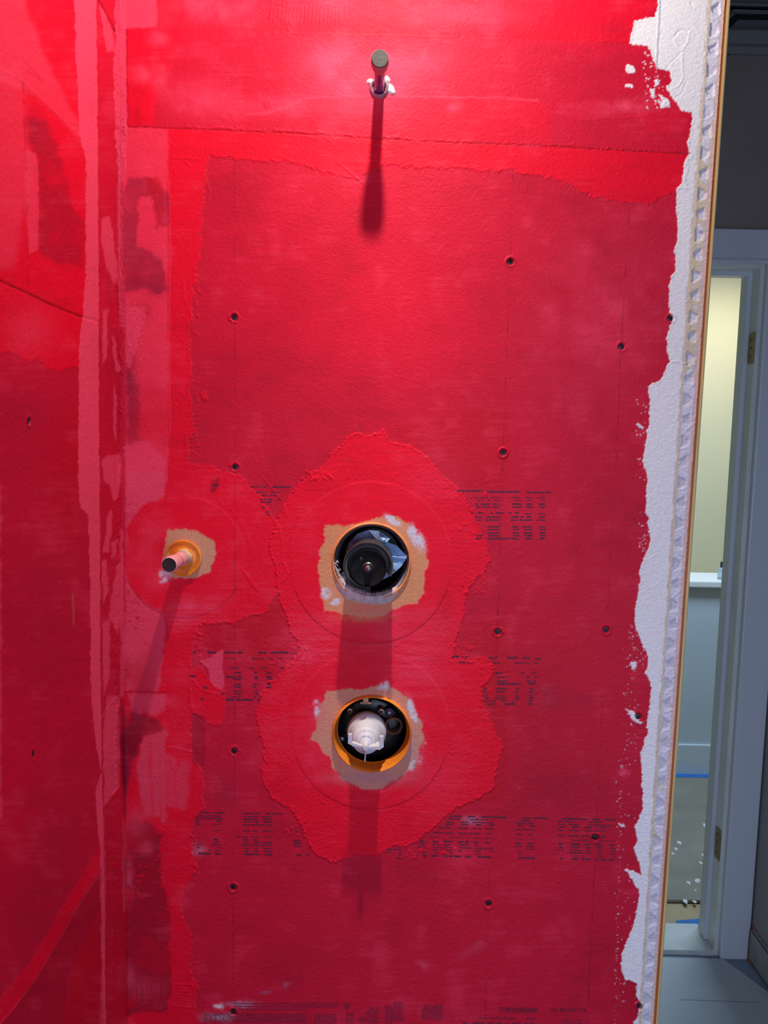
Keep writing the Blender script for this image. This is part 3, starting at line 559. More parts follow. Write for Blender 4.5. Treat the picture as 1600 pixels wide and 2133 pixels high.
# ------------------------------------------------------------------ screws
M_SCREW = mat('dark_screw', (.035, .033, .04), .45, .7, .3, 900)
def screw_bm(r):
    bm = bmesh.new(); c = r * .14; a = r * .55
    cross = [(c, c), (c, a), (-c, a), (-c, c), (-a, c), (-a, -c), (-c, -c), (-c, -a), (c, -a), (c, -c), (a, -c), (a, c)]
    angs = [math.atan2(q[1], q[0]) for q in cross]
    A = [bm.verts.new((x, 0, z)) for x, z in cross]; O = [bm.verts.new((r * math.cos(t), .0004, r * math.sin(t))) for t in angs]; Bt = [bm.verts.new((x * .7, .0012, z * .7)) for x, z in cross]
    E = [bm.verts.new((r * .9 * math.cos(t), .003, r * .9 * math.sin(t))) for t in angs]
    for i in range(12):
        j = (i + 1) % 12
        bm.faces.new((A[i], A[j], O[j], O[i])); bm.faces.new((A[i], Bt[i], Bt[j], A[j])); bm.faces.new((O[i], O[j], E[j], E[i]))
    bm.faces.new(Bt); return bm
sm_ = bpy.data.meshes.new('screw'); b_ = screw_bm(.0040); bmesh.ops.recalc_face_normals(b_, faces=b_.faces[:]); b_.to_mesh(sm_); b_.free(); sm_.materials.append(M_SCREW)
for (x, y) in SCREWS:
    o = bpy.data.objects.new('screw', sm_); COL.objects.link(o); q = unproj(x, y); o.location = (q[0], .0009, q[2]); o.parent = wall_back; o.rotation_euler = (0, rng.uniform(0, 1.5), 0)
for (x, y) in LSCREWS:
    o = bpy.data.objects.new('screw', sm_); COL.objects.link(o); q = unproj(x, y, (1, 0, 0), XC); o.location = (XC - .0009, q[1], q[2]); o.rotation_euler = (0, 0, math.pi / 2); o.parent = wall_left

# ------------------------------------------------------------------ printing on the board
M_INK = mat('faded_ink', (.075, .006, .035), .7, 0, .3, 300)
M_INK2 = mat('thin_ink', (.17, .005, .045), .7, 0, .4, 200)
def dashes(name, rows, ox, oy, sc, slope=0.0, xref=0.0, m=M_INK, lift=.00022):
    """rows: (y, thickness, [(x0, x1), ...]) in sheet units scaled by sc"""
    V, Fc = [], []
    for y, th, segs in rows:
        for x0, x1 in segs:
            x = x0
            while x < x1 - 1:
                dx = min(x1 - x, rng.uniform(26, 60) * sc / 5.3); n = 3
                top, bot = [], []
                for t in np.linspace(0, 1, n + 1):
                    e = th * (1 if 0 < t < 1 else .55) * rng.uniform(.75, 1.1) / 2; yy = y + slope * (x + dx * t - xref) + rng.uniform(-.06, .06) * th
                    top.append(((x + dx * t) / sc + ox, (yy - e) / sc + oy)); bot.append(((x + dx * t) / sc + ox, (yy + e) / sc + oy))
                base = len(V)
                for q in top + bot:
                    hq = float(sample(height, np.array(q[0]), np.array(q[1]))); p = unproj(*q); V.append((p[0], -hq * .001 - lift, p[2]))
                for i in range(n): Fc.append((base + i, base + i + 1, base + n + 2 + i, base + n + 1 + i))
                x += dx + (rng.uniform(1, 6) * sc / 5.3 if rng.random() < .5 else 0)
    me = bpy.data.meshes.new(name); me.from_pydata(V, [], Fc); me.update()
    return link(name, me, m, wall_back, kind='stuff', label='faded black dotted lettering printed on the board')
A_R = [(225, 20, [(275, 560)]), (235, 20, [(605, 975)]), (243, 18, [(1045, 1320)]), (300, 10, [(470, 520), (540, 620), (650, 740), (875, 975), (1030, 1110), (1180, 1250)]), (328, 10, [(500, 580), (610, 650), (680, 750), (915, 990), (1060, 1125), (1205, 1260)]),
       (373, 20, [(480, 515), (540, 640), (670, 710), (720, 750), (890, 1000), (1040, 1110), (1190, 1260)]), (405, 18, [(490, 660), (680, 750), (895, 1005), (1045, 1120), (1195, 1265)]),
       (470, 17, [(430, 460), (510, 560), (650, 680), (705, 795), (855, 885), (920, 965)]), (480, 10, [(1025, 1110), (1175, 1255)]), (515, 17, [(480, 550), (605, 750), (890, 960), (980, 1020), (1045, 1110), (1190, 1260)]),
       (550, 16, [(490, 550), (600, 750), (870, 950), (970, 1110), (1165, 1260)]), (625, 16, [(615, 745), (885, 960), (995, 1110), (1185, 1255)]), (655, 15, [(625, 750), (905, 970), (1015, 1120), (1195, 1265)]),
       (694, 16, [(615, 750), (890, 965), (1010, 1115), (1190, 1260)]), (722, 15, [(490, 570), (625, 755), (900, 970), (1030, 1120), (1195, 1265)]), (755, 20, [(485, 550), (620, 960), (1035, 1115), (1195, 1255)])]
A_L = [(180, 12, [(750, 940)]), (182, 20, [(1000, 1200)]), (243, 10, [(815, 930), (965, 1080)]), (275, 12, [(870, 940), (970, 1040)]), (320, 14, [(865, 935), (950, 1000), (1050, 1090)]), (350, 14, [(870, 940), (940, 990)]), (410, 14, [(880, 920)]), (460, 14, [(920, 970)]), (485, 12, [(930, 975)]), (165, 26, [(345, 392)])]
B_L = [(208, 24, [(105, 150), (275, 380), (460, 590), (610, 670), (845, 935), (980, 1125), (1130, 1180)]), (215, 8, [(1200, 1290)]), (275, 11, [(460, 490), (520, 590), (770, 850), (870, 910), (940, 1010), (1060, 1110), (1205, 1230)]), (380, 18, [(535, 625), (750, 795), (885, 955), (1085, 1130)]),
       (430, 16, [(565, 655), (795, 835), (935, 995)]), (478, 20, [(485, 590), (610, 660), (800, 840), (930, 1000)]), (503, 16, [(565, 660), (800, 840), (940, 1005)]), (560, 18, [(575, 660), (790, 835), (930, 1000)]), (590, 18, [(565, 650), (780, 820), (925, 990)]),
       (635, 12, [(570, 660), (790, 850)]), (665, 20, [(580, 660), (800, 850)]), (700, 10, [(550, 655), (790, 830), (850, 900)]), (732, 24, [(480, 580), (600, 790), (830, 880)]), (470, 26, [(85, 150)]), (720, 24, [(205, 235)]), (600, 24, [(235, 280)]), (655, 16, [(430, 480)])]
B_R = [(250, 22, [(220, 290)]), (252, 9, [(330, 400)]), (268, 22, [(635, 725), (830, 955), (1005, 1085)]), (277, 20, [(1140, 1215)]), (312, 16, [(290, 400)]), (325, 10, [(670, 765), (910, 1010), (1020, 1080), (1135, 1195)]), (433, 18, [(695, 785), (985, 1025), (1110, 1155)]),
       (482, 14, [(720, 830), (1040, 1085), (1140, 1180)]), (527, 18, [(720, 830), (1050, 1100), (1120, 1160)]), (555, 20, [(725, 980), (1070, 1145)]), (610, 18, [(570, 615), (715, 825), (930, 970), (1085, 1125)]), (643, 16, [(570, 610), (705, 810), (920, 960), (1070, 1120)]),
       (690, 11, [(560, 620), (720, 815), (920, 970), (1070, 1130)]), (716, 20, [(580, 630), (700, 740), (770, 815), (930, 970), (1080, 1125)]), (746, 11, [(575, 625), (650, 715), (755, 830), (885, 945), (1060, 1120)]), (780, 22, [(610, 695), (800, 920), (1065, 1115)])]
C_L = [(108, 10, [(120, 195), (210, 300), (410, 530), (580, 695)]), (130, 8, [(90, 190), (200, 270), (420, 530), (550, 620)]), (148, 8, [(90, 280), (420, 530), (555, 625)]), (166, 11, [(90, 120), (235, 270), (430, 480), (500, 530), (565, 625)]), (188, 7, [(90, 120), (210, 260), (415, 625)]),
       (230, 8, [(225, 270), (420, 470), (490, 530), (555, 620), (780, 800)]), (270, 6, [(370, 400), (410, 460), (480, 530), (560, 620)]), (292, 11, [(215, 250), (420, 455), (490, 530), (770, 815)]), (310, 10, [(225, 260), (425, 455), (500, 530), (555, 620), (770, 825)]),
       (328, 7, [(100, 130), (200, 270), (410, 620), (765, 830)]), (350, 7, [(100, 120), (240, 265), (430, 470), (500, 530), (560, 625)]), (370, 8, [(180, 200), (225, 260), (430, 460), (495, 525), (560, 620)]), (392, 12, [(110, 200), (225, 265), (430, 530), (570, 625), (790, 825), (860, 880)]),
       (342, 9, [(1420, 1525)]), (360, 7, [(1420, 1450), (1500, 1525)]), (378, 9, [(1500, 1520)]), (405, 11, [(1485, 1525)])]
C_R = [(133, 11, [(320, 405), (450, 500), (540, 720), (830, 885), (900, 1005), (1100, 1285), (1315, 1370), (1400, 1475)]), (152, 8, [(310, 400), (460, 590), (800, 890), (1070, 1180), (1290, 1390)]), (172, 7, [(300, 350), (400, 460), (480, 630), (780, 910), (1070, 1130), (1150, 1220), (1290, 1460)]),
       (189, 11, [(295, 345), (400, 455), (505, 545), (600, 635), (795, 825), (875, 925), (1090, 1120), (1170, 1220), (1260, 1310), (1360, 1410)]), (214, 7, [(240, 340), (380, 450), (480, 545), (570, 630), (780, 920), (1070, 1110), (1145, 1220), (1260, 1410)]),
       (250, 9, [(205, 270), (280, 345), (380, 450), (460, 535), (580, 620), (785, 825), (865, 900), (1070, 1120), (1145, 1215), (1240, 1410)]), (280, 4, [(140, 250), (320, 420), (440, 640), (800, 830), (880, 910), (1160, 1300), (1350, 1480)]), (310, 12, [(110, 150), (205, 245), (280, 340), (380, 420), (430, 455), (485, 525), (575, 600), (780, 820), (860, 910), (1075, 1110), (1165, 1230), (1265, 1300), (1340, 1380), (1430, 1470)]),
       (331, 9, [(110, 150), (200, 245), (280, 325), (380, 455), (500, 520), (780, 820), (850, 910), (1075, 1110), (1165, 1230), (1265, 1300), (1340, 1380), (1440, 1475)]), (351, 7, [(95, 150), (205, 345), (380, 480), (500, 630), (850, 910), (1070, 1120), (1160, 1240), (1265, 1300), (1345, 1385), (1440, 1475)]),
       (370, 8, [(205, 240), (300, 340), (380, 410), (500, 540), (610, 630), (800, 820), (1155, 1300), (1350, 1380), (1430, 1475)]), (389, 7, [(130, 165), (220, 245), (320, 345), (500, 540), (800, 825), (1180, 1210), (1240, 1260), (1360, 1380), (1450, 1475)]),
       (411, 13, [(135, 170), (190, 245), (280, 400), (430, 470), (515, 615), (800, 915), (1090, 1110), (1170, 1210), (1240, 1300), (1330, 1350), (1370, 1410), (1425, 1465)])]
dashes('lettering', A_R, 900, 980, 5.333); dashes('lettering', A_L, 380, 980, 5.333); dashes('lettering', B_L, 380, 1320, 5.333); dashes('lettering', B_R, 900, 1320, 5.333)
dashes('lettering', C_L, 380, 1660, 3.333, .016, 120); dashes('lettering', C_R, 840, 1660, 3.333, .022, 320)
D_ = [(267 + i * 22, 8, [(330, 1160)]) for i in range(2)] + [(312, 8, [(340, 910)])] + [(350 + i * 16, 8, [(90, 910), (970, 1150)]) for i in range(5)] + [(342 + i * 17, 7, [(1220, 1285)]) for i in range(5)]
D_ += [(298 + i * 16, 7, [(1420 - min(i, 5) * 20, 1485)]) for i in range(8)] + [(283 + i * 16, 8, [(1530, 1600)]) for i in range(9)]
dashes('lettering', D_, 400, 2020, 3.81, .004, 300, M_INK2)
E_ = [(212 + i * 14, 6, [(0, 62)]) for i in range(9)] + [(230 + i * 12, 6, [(190 - min(i, 3) * 3, 315)]) for i in range(8)]
E_ += [(308, 7, [(545, 780), (850, 915)]), (320, 5, [(1080, 1210)]), (340, 16, [(440, 470), (505, 580), (600, 640), (660, 700), (720, 735), (760, 790), (800, 815), (840, 860), (870, 905)]), (340, 12, [(1090, 1110), (1125, 1145), (1160, 1175), (1185, 1210)])]
dashes('lettering', E_, 820, 2020, 3.077, .004, 0, M_INK2)
def textmesh(body, size, cx, cy, m, sx=1.0):
    cu = bpy.data.curves.new('print', 'FONT'); cu.body = body; cu.size = size; cu.align_x = 'CENTER'; cu.align_y = 'CENTER'; cu.resolution_u = 2
    to = bpy.data.objects.new('print', cu); COL.objects.link(to); bpy.context.view_layer.update()
    me = bpy.data.meshes.new_from_object(to.evaluated_get(bpy.context.evaluated_depsgraph_get())); bpy.data.objects.remove(to); bpy.data.curves.remove(cu); me.materials.clear()
    o = link('lettering', me, m, wall_back, kind='stuff', label='small upside down stamp on the board'); p = unproj(cx, cy)
    o.matrix_parent_inverse = Matrix.Identity(4); o.location = (p[0], -.0007, p[2]); o.rotation_euler = (math.pi / 2, math.pi - .003, 0); o.scale = (sx, 1, 1)
textmesh('B1122125 BB NO', .0082, 1184, 2103, M_INK, .95)
textmesh('0B8E0B8E081B8 L3', .0125, 1080, 2103, M_INK, .62)
textmesh('.......', .006, 1082, 2094, M_INK2, 1.2)
bm = bmesh.new()     # the small warning triangle, upside down
tri = [(715, 2090), (731, 2090), (723, 2103)]; tin = [(718.5, 2091.6), (727.5, 2091.6), (723, 2099.5)]
a = [bm.verts.new((unproj(*q)[0], -.0006, unproj(*q)[2])) for q in tri]; b = [bm.verts.new((unproj(*q)[0], -.0006, unproj(*q)[2])) for q in tin]
for i in range(3): bm.faces.new((a[i], a[(i + 1) % 3], b[(i + 1) % 3], b[i]))
obj('warning_mark', bm, M_INK2, wall_back)

# ------------------------------------------------------------------ cavity behind the boards
M_DARK = mat('dark_cavity', (.012, .006, .006), .8, 0, .3, 20)
M_STUD = mat('cavity_stud', (.10, .03, .02), .8, 0, .4, 30, .4, 200, stretch=(1, 1, .1))
bm = bmesh.new(); box(bm, (XC - .1, .11, 0), (.44, .125, CEIL)); tag(obj('wall_hallside', bm, mat('hall_plaster', (.5, .5, .5), .8, 0, .05, 5)), 'back face of the shower wall', kind='structure')
bm = bmesh.new(); box(bm, (XC - .05, .104, .1), (.43, .109, 2.6)); tag(obj('wall_cavity', bm, M_DARK), 'back panel of the wall cavity, painted dark for its shade', kind='structure')  # near-black panel, the cavity's shade is put into its colour
bm = bmesh.new(); box(bm, (.075, .02, .1), (.11, .103, 2.6)); tag(obj('trim_stud', bm, M_STUD), 'reddish brown stud inside the wall', kind='structure')

# ------------------------------------------------------------------ seal collars (top-level, one round each opening)
M_ORANGE = mat('orange_rubber', lin(232, 132, 38), .34, 0, .16, 40, .25, 300, coat=.2)
M_ORANGE_P = mat('orange_rubber_dusty', lin(228, 140, 82), .5, 0, .25, 70, .5, 300)
M_MUDGREY = mat('grey_mud', lin(196, 176, 182), .7, 0, .25, 120, .9, 260)
def collar(name, c, px_, label, me):
    p = unproj(*c); e = empty(name, (p[0], 0, p[2]), label, 'pipe seal', 'round seal collars bedded in the red coat')
    link('fleece_disc', me, M_COAT, e); return e
s1 = collar('seal_collar', H1, 168, 'round seal collar around the upper valve holding the black knob', front[5])
s2 = collar('seal_collar', H2, 165, 'round seal collar around the lower valve with the white plug', front[6])
s3 = collar('seal_collar', H3, 126, 'small round seal collar around the pink pipe stub near the corner', front[7])
# upper collar: narrow orange lip, grey sleeve behind
c1 = wpt(*H1); R1 = prad(*H1, 1.0)
bm = bmesh.new(); lathe(bm, [(83 * R1, -.001), (82.5 * R1, .0025), (80.5 * R1, .0042), (78.5 * R1, .0035), (77.5 * R1, .0), (77 * R1, -.006)], c1, seg=96, wob=.003)
obj('rubber_ring', bm, M_ORANGE_P, s1, smooth=True)
bm = bmesh.new(); lathe(bm, [(77.3 * R1, .001), (75 * R1, -.012), (71 * R1, -.026), (70 * R1, -.026), (75 * R1, -.006), (76.6 * R1, .001)], c1, seg=72)
obj('grey_sleeve', bm, mat('slate_sleeve', (.24, .23, .30), .6, 0, .35, 60, .4, 200), s1, smooth=True)
# smear of grey mud over the foot of the ring
bm = bmesh.new(); n = 70; rows = []
for i in range(n + 1):
    t = i / n; a = math.radians(206 + 110 * t); env = math.sin(math.pi * t) ** .5
    wv = .6 * math.sin(i * 1.7) + .5 * math.sin(i * .61 + 1) + rng.uniform(-.5, .5)
    r_in, r_out = 76 - 9 * env + 1.2 * wv, 80 + 15 * env * (1.0 + .3 * math.sin(t * 9)) + 1.0 * rng.uniform(-1, 1)
    row = []
    for k in range(6):
        f_ = k / 5; r_ = (r_in + (r_out - r_in) * f_) * R1; hgt = (.0005 + .0042 * math.sin(math.pi * min(1, f_ * 1.1)) ** .7 * env) + rng.uniform(-.0003, .0003)
        if k == 0: hgt = -.004
        if k == 5: hgt = -.0002
        row.append(bm.verts.new((c1[0] + r_ * math.cos(a), -hgt, c1[2] + r_ * math.sin(a))))
    rows.append(row)
for p_, q_ in zip(rows, rows[1:]):
    for k in range(5): bm.faces.new((p_[k], p_[k + 1], q_[k + 1], q_[k]))
obj('mud_smear', bm, M_MUDGREY, s1, smooth=True)
# frayed fleece curls at the lower left of the upper ring
bm = bmesh.new()
for i in range(14):
    a = math.radians(181 + i * 2.7 + rng.uniform(-1, 1)); r0_ = (79 - i * .3) * R1; L = rng.uniform(5, 12) * R1; w_ = .0009
    pts = []
    for t in np.linspace(0, 1, 6):
        rr = r0_ - L * t; aa = a + .05 * math.sin(t * 5 + i); pts.append((c1[0] + rr * math.cos(aa), -.0035 - .002 * math.sin(t * 3.1), c1[2] + rr * math.sin(aa)))
    vs = [(bm.verts.new((x, y, z + w_)), bm.verts.new((x, y - .0006, z)), bm.verts.new((x, y, z - w_))) for x, y, z in pts]
    for u, v in zip(vs, vs[1:]):
        bm.faces.new((u[0], v[0], v[1], u[1])); bm.faces.new((u[1], v[1], v[2], u[2]))
obj('frayed_fleece', bm, mat('frayed', lin(205, 190, 190), .8, 0, .3, 300), s1, kind='stuff')
# lower collar: raised conical orange ring
c2_ = wpt(*H2); R2 = prad(*H2, 1.0)
bm = bmesh.new(); lathe(bm, [(83 * R2, -.0005), (82.5 * R2, .003), (81.8 * R2, .006), (81 * R2, .0075), (79.8 * R2, .0082), (78.6 * R2, .0072), (77 * R2, -.002), (74.2 * R2, -.016), (73.6 * R2, -.018), (72.8 * R2, -.0175)], c2_, seg=96)
obj('rubber_ring', bm, M_ORANGE, s2, smooth=True)
# small collar: broad dished ring round the pipe
c3 = wpt(*H3); R3 = prad(*H3, 1.0)
bm = bmesh.new(); lathe(bm, [(38.5 * R3, -.0003), (38 * R3, .003), (37.3 * R3, .0055), (36 * R3, .0058), (33 * R3, .0045), (26 * R3, .0035), (22 * R3, .0042), (18.5 * R3, .007), (16 * R3, .010), (14.5 * R3, .010), (14 * R3, .004)], c3, seg=72)
obj('rubber_ring', bm, M_ORANGE, s3, smooth=True)

# ------------------------------------------------------------------ upper valve with black knob
v1 = empty('valve', (c1[0], 0, c1[2]), 'round black valve knob with a centre screw in the upper opening', 'shower valve')
M_BLACK = mat('black_plastic', (.005, .0045, .0055), .6, 0, .6, 90, .3, 300, spec=.12)
M_BLACK2 = mat('black_plastic_rim', (.026, .023, .025), .42, 0, .6, 45, .3, 200, spec=.5)  # lighter black that carries the ring's rim highlight in its colour
kc = unproj(767, 1180, (0, 1, 0), -.050); kr = prad(767, 1180, 1.0, -.050); tilt = (-.03, -1, .0)
bm = bmesh.new(); lathe(bm, [(36 * kr, -.075), (48 * kr, -.072), (50 * kr, -.03), (52 * kr, -.004), (52.5 * kr, -.001), (51.5 * kr, .001), (49.5 * kr, .0012), (48 * kr, -.0005), (44 * kr, -.0015), (43.5 * kr, -.006), (42 * kr, -.012), (20 * kr, -.013)], kc, tilt, 72, -97, 202)
obj('outer_ring', bm, M_BLACK2, v1, smooth=True)
bm = bmesh.new(); lathe(bm, [(30 * kr, -.08), (36 * kr, -.03), (37.5 * kr, -.002), (38.8 * kr, .001), (38.6 * kr, .003), (37.6 * kr, .0042), (36.4 * kr, .0040), (35.6 * kr, .0026), (34 * kr, .002), (14 * kr, .0012), (0, .0012)], unproj(767, 1182.5, (0, 1, 0), -.050), tilt, 72)
obj('knob_cap', bm, M_BLACK, v1, smooth=True)
bm = bmesh.new(); sc_ = unproj(767, 1182, (0, 1, 0), -.052); lathe(bm, [(11.5 * kr, 0), (11 * kr, .0015), (9.6 * kr, .0022), (9.2 * kr, .0030), (8.4 * kr, .0040), (7.6 * kr, .0032)], sc_, tilt, 32)
obj('washer', bm, mat('washer_steel', (.22, .21, .22), .35, .9), v1, smooth=True)
bm = bmesh.new(); lathe(bm, [(6 * kr, .001), (6.2 * kr, .0075), (5.6 * kr, .0095), (3.5 * kr, .0105), (0, .0108)], sc_, tilt, 24)
h_ = obj('centre_screw', bm, mat('pinkish_steel', (.42, .30, .31), .35, .85), v1, smooth=True)
bm = bmesh.new(); q = Vector(sc_) + Vector(tilt).normalized() * .0108
for a in (.5, .5 + math.pi / 2):
    d = Vector((math.cos(a), 0, math.sin(a))) * 3.2 * kr; e = Vector((-math.sin(a), 0, math.cos(a))) * .7 * kr
    prism(bm, [tuple(q + d + e), tuple(q + d - e), tuple(q - d - e), tuple(q - d + e)], (0, -.0004, 0))
obj('cross_slot', bm, M_DARK, h_)
bm = bmesh.new(); lathe(bm, [(62 * R1, -.07), (60 * R1, -.062), (0, -.06)], c1, seg=40); obj('valve_body', bm, mat('body_black', (.012, .012, .014), .5), v1, smooth=True)
bm = bmesh.new()
for (x, y, s_, a_) in ((788, 1200, 5.5, .4), (787, 1166, 1.2, 0), (752, 1163, 5, -1.3), (806, 1180, 1.0, 0), (757, 1152, 6, -.2)):
    c = unproj(x, y, (0, 1, 0), -.0542); n = 9
    bm.faces.new([bm.verts.new((c[0] + kr * s_ * (math.cos(t) * math.cos(a_) - .45 * math.sin(t) * math.sin(a_)) * rng.uniform(.7, 1.1), -.0517, c[2] + kr * s_ * (math.cos(t) * math.sin(a_) + .45 * math.sin(t) * math.cos(a_)) * rng.uniform(.7, 1.1))) for t in np.linspace(0, 2 * math.pi, n, endpoint=False)])
obj('dust_smudge', bm, mat('grey_dust', (.05, .046, .046), .9, 0, .3, 300), v1)
# blue plastic film tucked behind the knob
M_FILM = mat('blue_film', lin(120, 152, 196), .25, 0, .45, 55, .7, 160, coat=.6)
def film(name, pts, yw, m, jit=.003, parent=v1, **kw):
    bm = bmesh.new(); P_ = [unproj(x, y, (0, 1, 0), yw + dy) for x, y, dy in pts]; c = sum(P_) / len(P_); n_ = len(P_)
    cv = bm.verts.new(c + np.array([0, -.004, 0])); ring = [bm.verts.new(p) for p in P_]
    mid = [bm.verts.new((p + c) / 2 + np.array([0, rng.uniform(-jit, jit), 0])) for p in P_]
    for i in range(n_):
        j = (i + 1) % n_; bm.faces.new((ring[i], ring[j], mid[j], mid[i])); bm.faces.new((mid[i], mid[j], cv))
    return obj(name, bm, m, parent, **kw)
film('blue_film', [(722, 1150, .01), (728, 1130, .008), (745, 1112, .004), (768, 1104, .002), (790, 1106, .002), (812, 1121, -.006), (806, 1129, -.006), (826, 1136, .0), (848, 1158, .004), (846, 1164, .004), (836, 1180, .003), (825, 1190, .0), (812, 1200, .002), (790, 1210, .01), (760, 1200, .012), (735, 1180, .012)], .004, M_FILM, .005, label='crumpled pale blue plastic film')
film('film_flap', [(790, 1118, 0), (813, 1121, 0), (806, 1130, 0), (798, 1128, .002), (786, 1124, .002)], -.006, mat('film_light', lin(170, 205, 235), .3, 0, .2, 60), .001, label='light blue folded flap')
film('slate_plate', [(706, 1199, 0), (716, 1190, 0), (728, 1207, 0), (745, 1218, 0), (758, 1226, 0), (762, 1236, 0), (735, 1232, .0), (712, 1216, .0)], .006, mat('slate_plate', (.045, .05, .07), .4, 0, .4, 60), .0005, label='dark slate plate')

# ------------------------------------------------------------------ lower valve with white test plug
v2 = empty('valve', (c2_[0], 0, c2_[2]), 'lower valve body with brass screws behind a white plastic test plug', 'shower valve')
bc = unproj(772, 1520, (0, 1, 0), .05); br = prad(772, 1520, 1.0, .05)
bm = bmesh.new(); lathe(bm, [(78 * br, -.02), (66 * br, -.018), (64 * br, -.002), (58 * br, 0), (40 * br, .001), (38 * br, .008), (0, .008)], bc, seg=48)
obj('valve_body', bm, mat('valve_black', (.016, .014, .014), .35, .2, .5, 60), v2, smooth=True)
M_BRASS = mat('dull_brass', lin(178, 128, 108), .35, .8, .3, 200)
for (x, y, r) in ((729, 1481, 6.4), (794, 1482, 7.0)):
    c = unproj(x, y, (0, 1, 0), .030); k = prad(x, y, 1, .03); bm = bmesh.new(); lathe(bm, [(r * k, -.01), (r * k, .0), (r * .8 * k, .0015), (0, .002)], c, seg=20)
    s = obj('body_screw', bm, M_BRASS, v2, smooth=True); bm = bmesh.new()
    for a in (.6, .6 + math.pi / 2):
        d = np.array([math.cos(a), 0, math.sin(a)]) * r * .62 * k; e = np.array([-math.sin(a), 0, math.cos(a)]) * r * .17 * k; q = c + [0, -.0021, 0]
        prism(bm, [tuple(q + d + e), tuple(q + d - e), tuple(q - d - e), tuple(q - d + e)], (0, -.0003, 0))
    obj('cross_slot', bm, M_DARK, s)
M_COPP = mat('port_rim', lin(150, 96, 74), .4, .6, .3, 150)
c = unproj(820, 1512, (0, 1, 0), .032); k = prad(820, 1512, 1, .032); bm = bmesh.new(); lathe(bm, [(18.5 * k, -.012), (18.5 * k, .001), (16.8 * k, .0018), (15.2 * k, .001), (14.8 * k, -.01)], c, seg=36); obj('port', bm, M_COPP, v2, smooth=True)
c = unproj(811, 1485, (0, 1, 0), .031); k = prad(811, 1485, 1, .031); bm = bmesh.new(); lathe(bm, [(9.5 * k, -.01), (9.3 * k, .0), (7 * k, .001), (6.2 * k, -.002), (5 * k, -.001), (4 * k, .0015), (2, .0), (0, .002)][:6] + [(0, .0018)], c, seg=24); obj('stop_screw', bm, mat('violet_steel', (.2, .17, .25), .3, .8), v2, smooth=True)
c = unproj(712, 1539, (0, 1, 0), .032); k = prad(712, 1539, 1, .032); bm = bmesh.new(); lathe(bm, [(7 * k, -.01), (6.5 * k, .001), (4.6 * k, .003), (0, .0036)], c, seg=20); obj('stop_screw', bm, mat('blue_steel', (.14, .17, .22), .25, .8), v2, smooth=True)
bm = bmesh.new(); c = unproj(762, 1457, (0, 1, 0), .03); k = prad(762, 1457, 1, .03); box(bm, (c[0] - 6 * k, .03, c[2] - 9 * k), (c[0] + 6 * k, .05, c[2] + 6 * k), .001); box(bm, (c[0] - 12 * k, .032, c[2] - 12 * k), (c[0] + 12 * k, .05, c[2] - 7 * k), .001); obj('brass_stem', bm, M_BRASS, v2)
# plug
pb = unproj(764, 1520, (0, 1, 0), .012); plug = empty('test_plug', tuple(pb), 'white plastic winged test plug pushed into the lower valve', 'plug')
M_WHITE = mat('white_plastic', (.56, .56, .62), .42, 0, .04, 60, spec=.5)
pr = prad(763, 1526, 1.0, 0.0)
base = (unproj(764, 1520, (0, 1, 0), .012)[0], .012, unproj(764, 1522, (0, 1, 0), .012)[2])
bm = bmesh.new(); lathe(bm, [(20 * pr, -.03), (30 * pr, -.02), (40 * pr, -.006), (41.5 * pr, .003), (41 * pr, .008), (37 * pr, .013), (34.5 * pr, .0145), (33 * pr, .024), (31 * pr, .027), (29.5 * pr, .036), (27.5 * pr, .041), (25 * pr, .043), (21 * pr, .0435), (20 * pr, .048), (17 * pr, .050), (13 * pr, .050), (12 * pr, .054), (8 * pr, .056), (5.5 * pr, .060), (5.2 * pr, .0685), (0, .069)], base, seg=72)
obj('plug_body', bm, M_WHITE, plug, smooth=True)
tipz, tipy, tx = base[2], .012 - .066, base[0]
bm = bmesh.new(); t2 = .0011       # upright fins above and below the hub
prism(bm, [(tx - t2 / 2, .000, tipz + 38.5 * pr), (tx - t2 / 2, -.024, tipz + 34 * pr), (tx - t2 / 2, -.040, tipz + 24 * pr), (tx - t2 / 2, tipy, tipz + 3 * pr), (tx - t2 / 2, tipy + .01, tipz), (tx - t2 / 2, .01, tipz + 20 * pr)], (t2, 0, 0))
prism(bm, [(tx - t2 / 2, tipy + .018, tipz - 2 * pr), (tx - t2 / 2, tipy, tipz - 2 * pr), (tx - t2 / 2 - .001, tipy, tipz - 27 * pr), (tx - t2 / 2, tipy + .002, tipz - 30 * pr), (tx - t2 / 2, tipy + .02, tipz - 24 * pr)], (t2, 0, 0))
obj('upright_fin', bm, M_WHITE, plug)
bm = bmesh.new(); wd = 35 * pr
q = [(-wd, 24), (-wd + 7 * pr, 24), (-wd + 8 * pr, 7), (-6 * pr, 1), (6 * pr, 0), (wd - 8 * pr, 1), (wd - 7 * pr, 21), (wd, 21), (wd + 1 * pr, 0), (wd - 7 * pr, -6), (4 * pr, -4), (-4 * pr, -3), (-wd + 8 * pr, 2), (-wd - .5 * pr, 6)]
prism(bm, [(tx + x, tipy + .004, tipz + z * pr) for x, z in q], (0, .007, 0)); obj('grip_bar', bm, M_WHITE, plug)
bm = bmesh.new()
for s in (-1, 1): prism(bm, [(tx + s * 4 * pr, tipy + .004, tipz), (tx + s * (wd - 8 * pr), tipy + .006, tipz), (tx + s * 27 * pr, .012 - .02, tipz), (tx + s * 4 * pr, .0, tipz)], (0, 0, -.0012))
obj('side_web', bm, M_WHITE, plug)

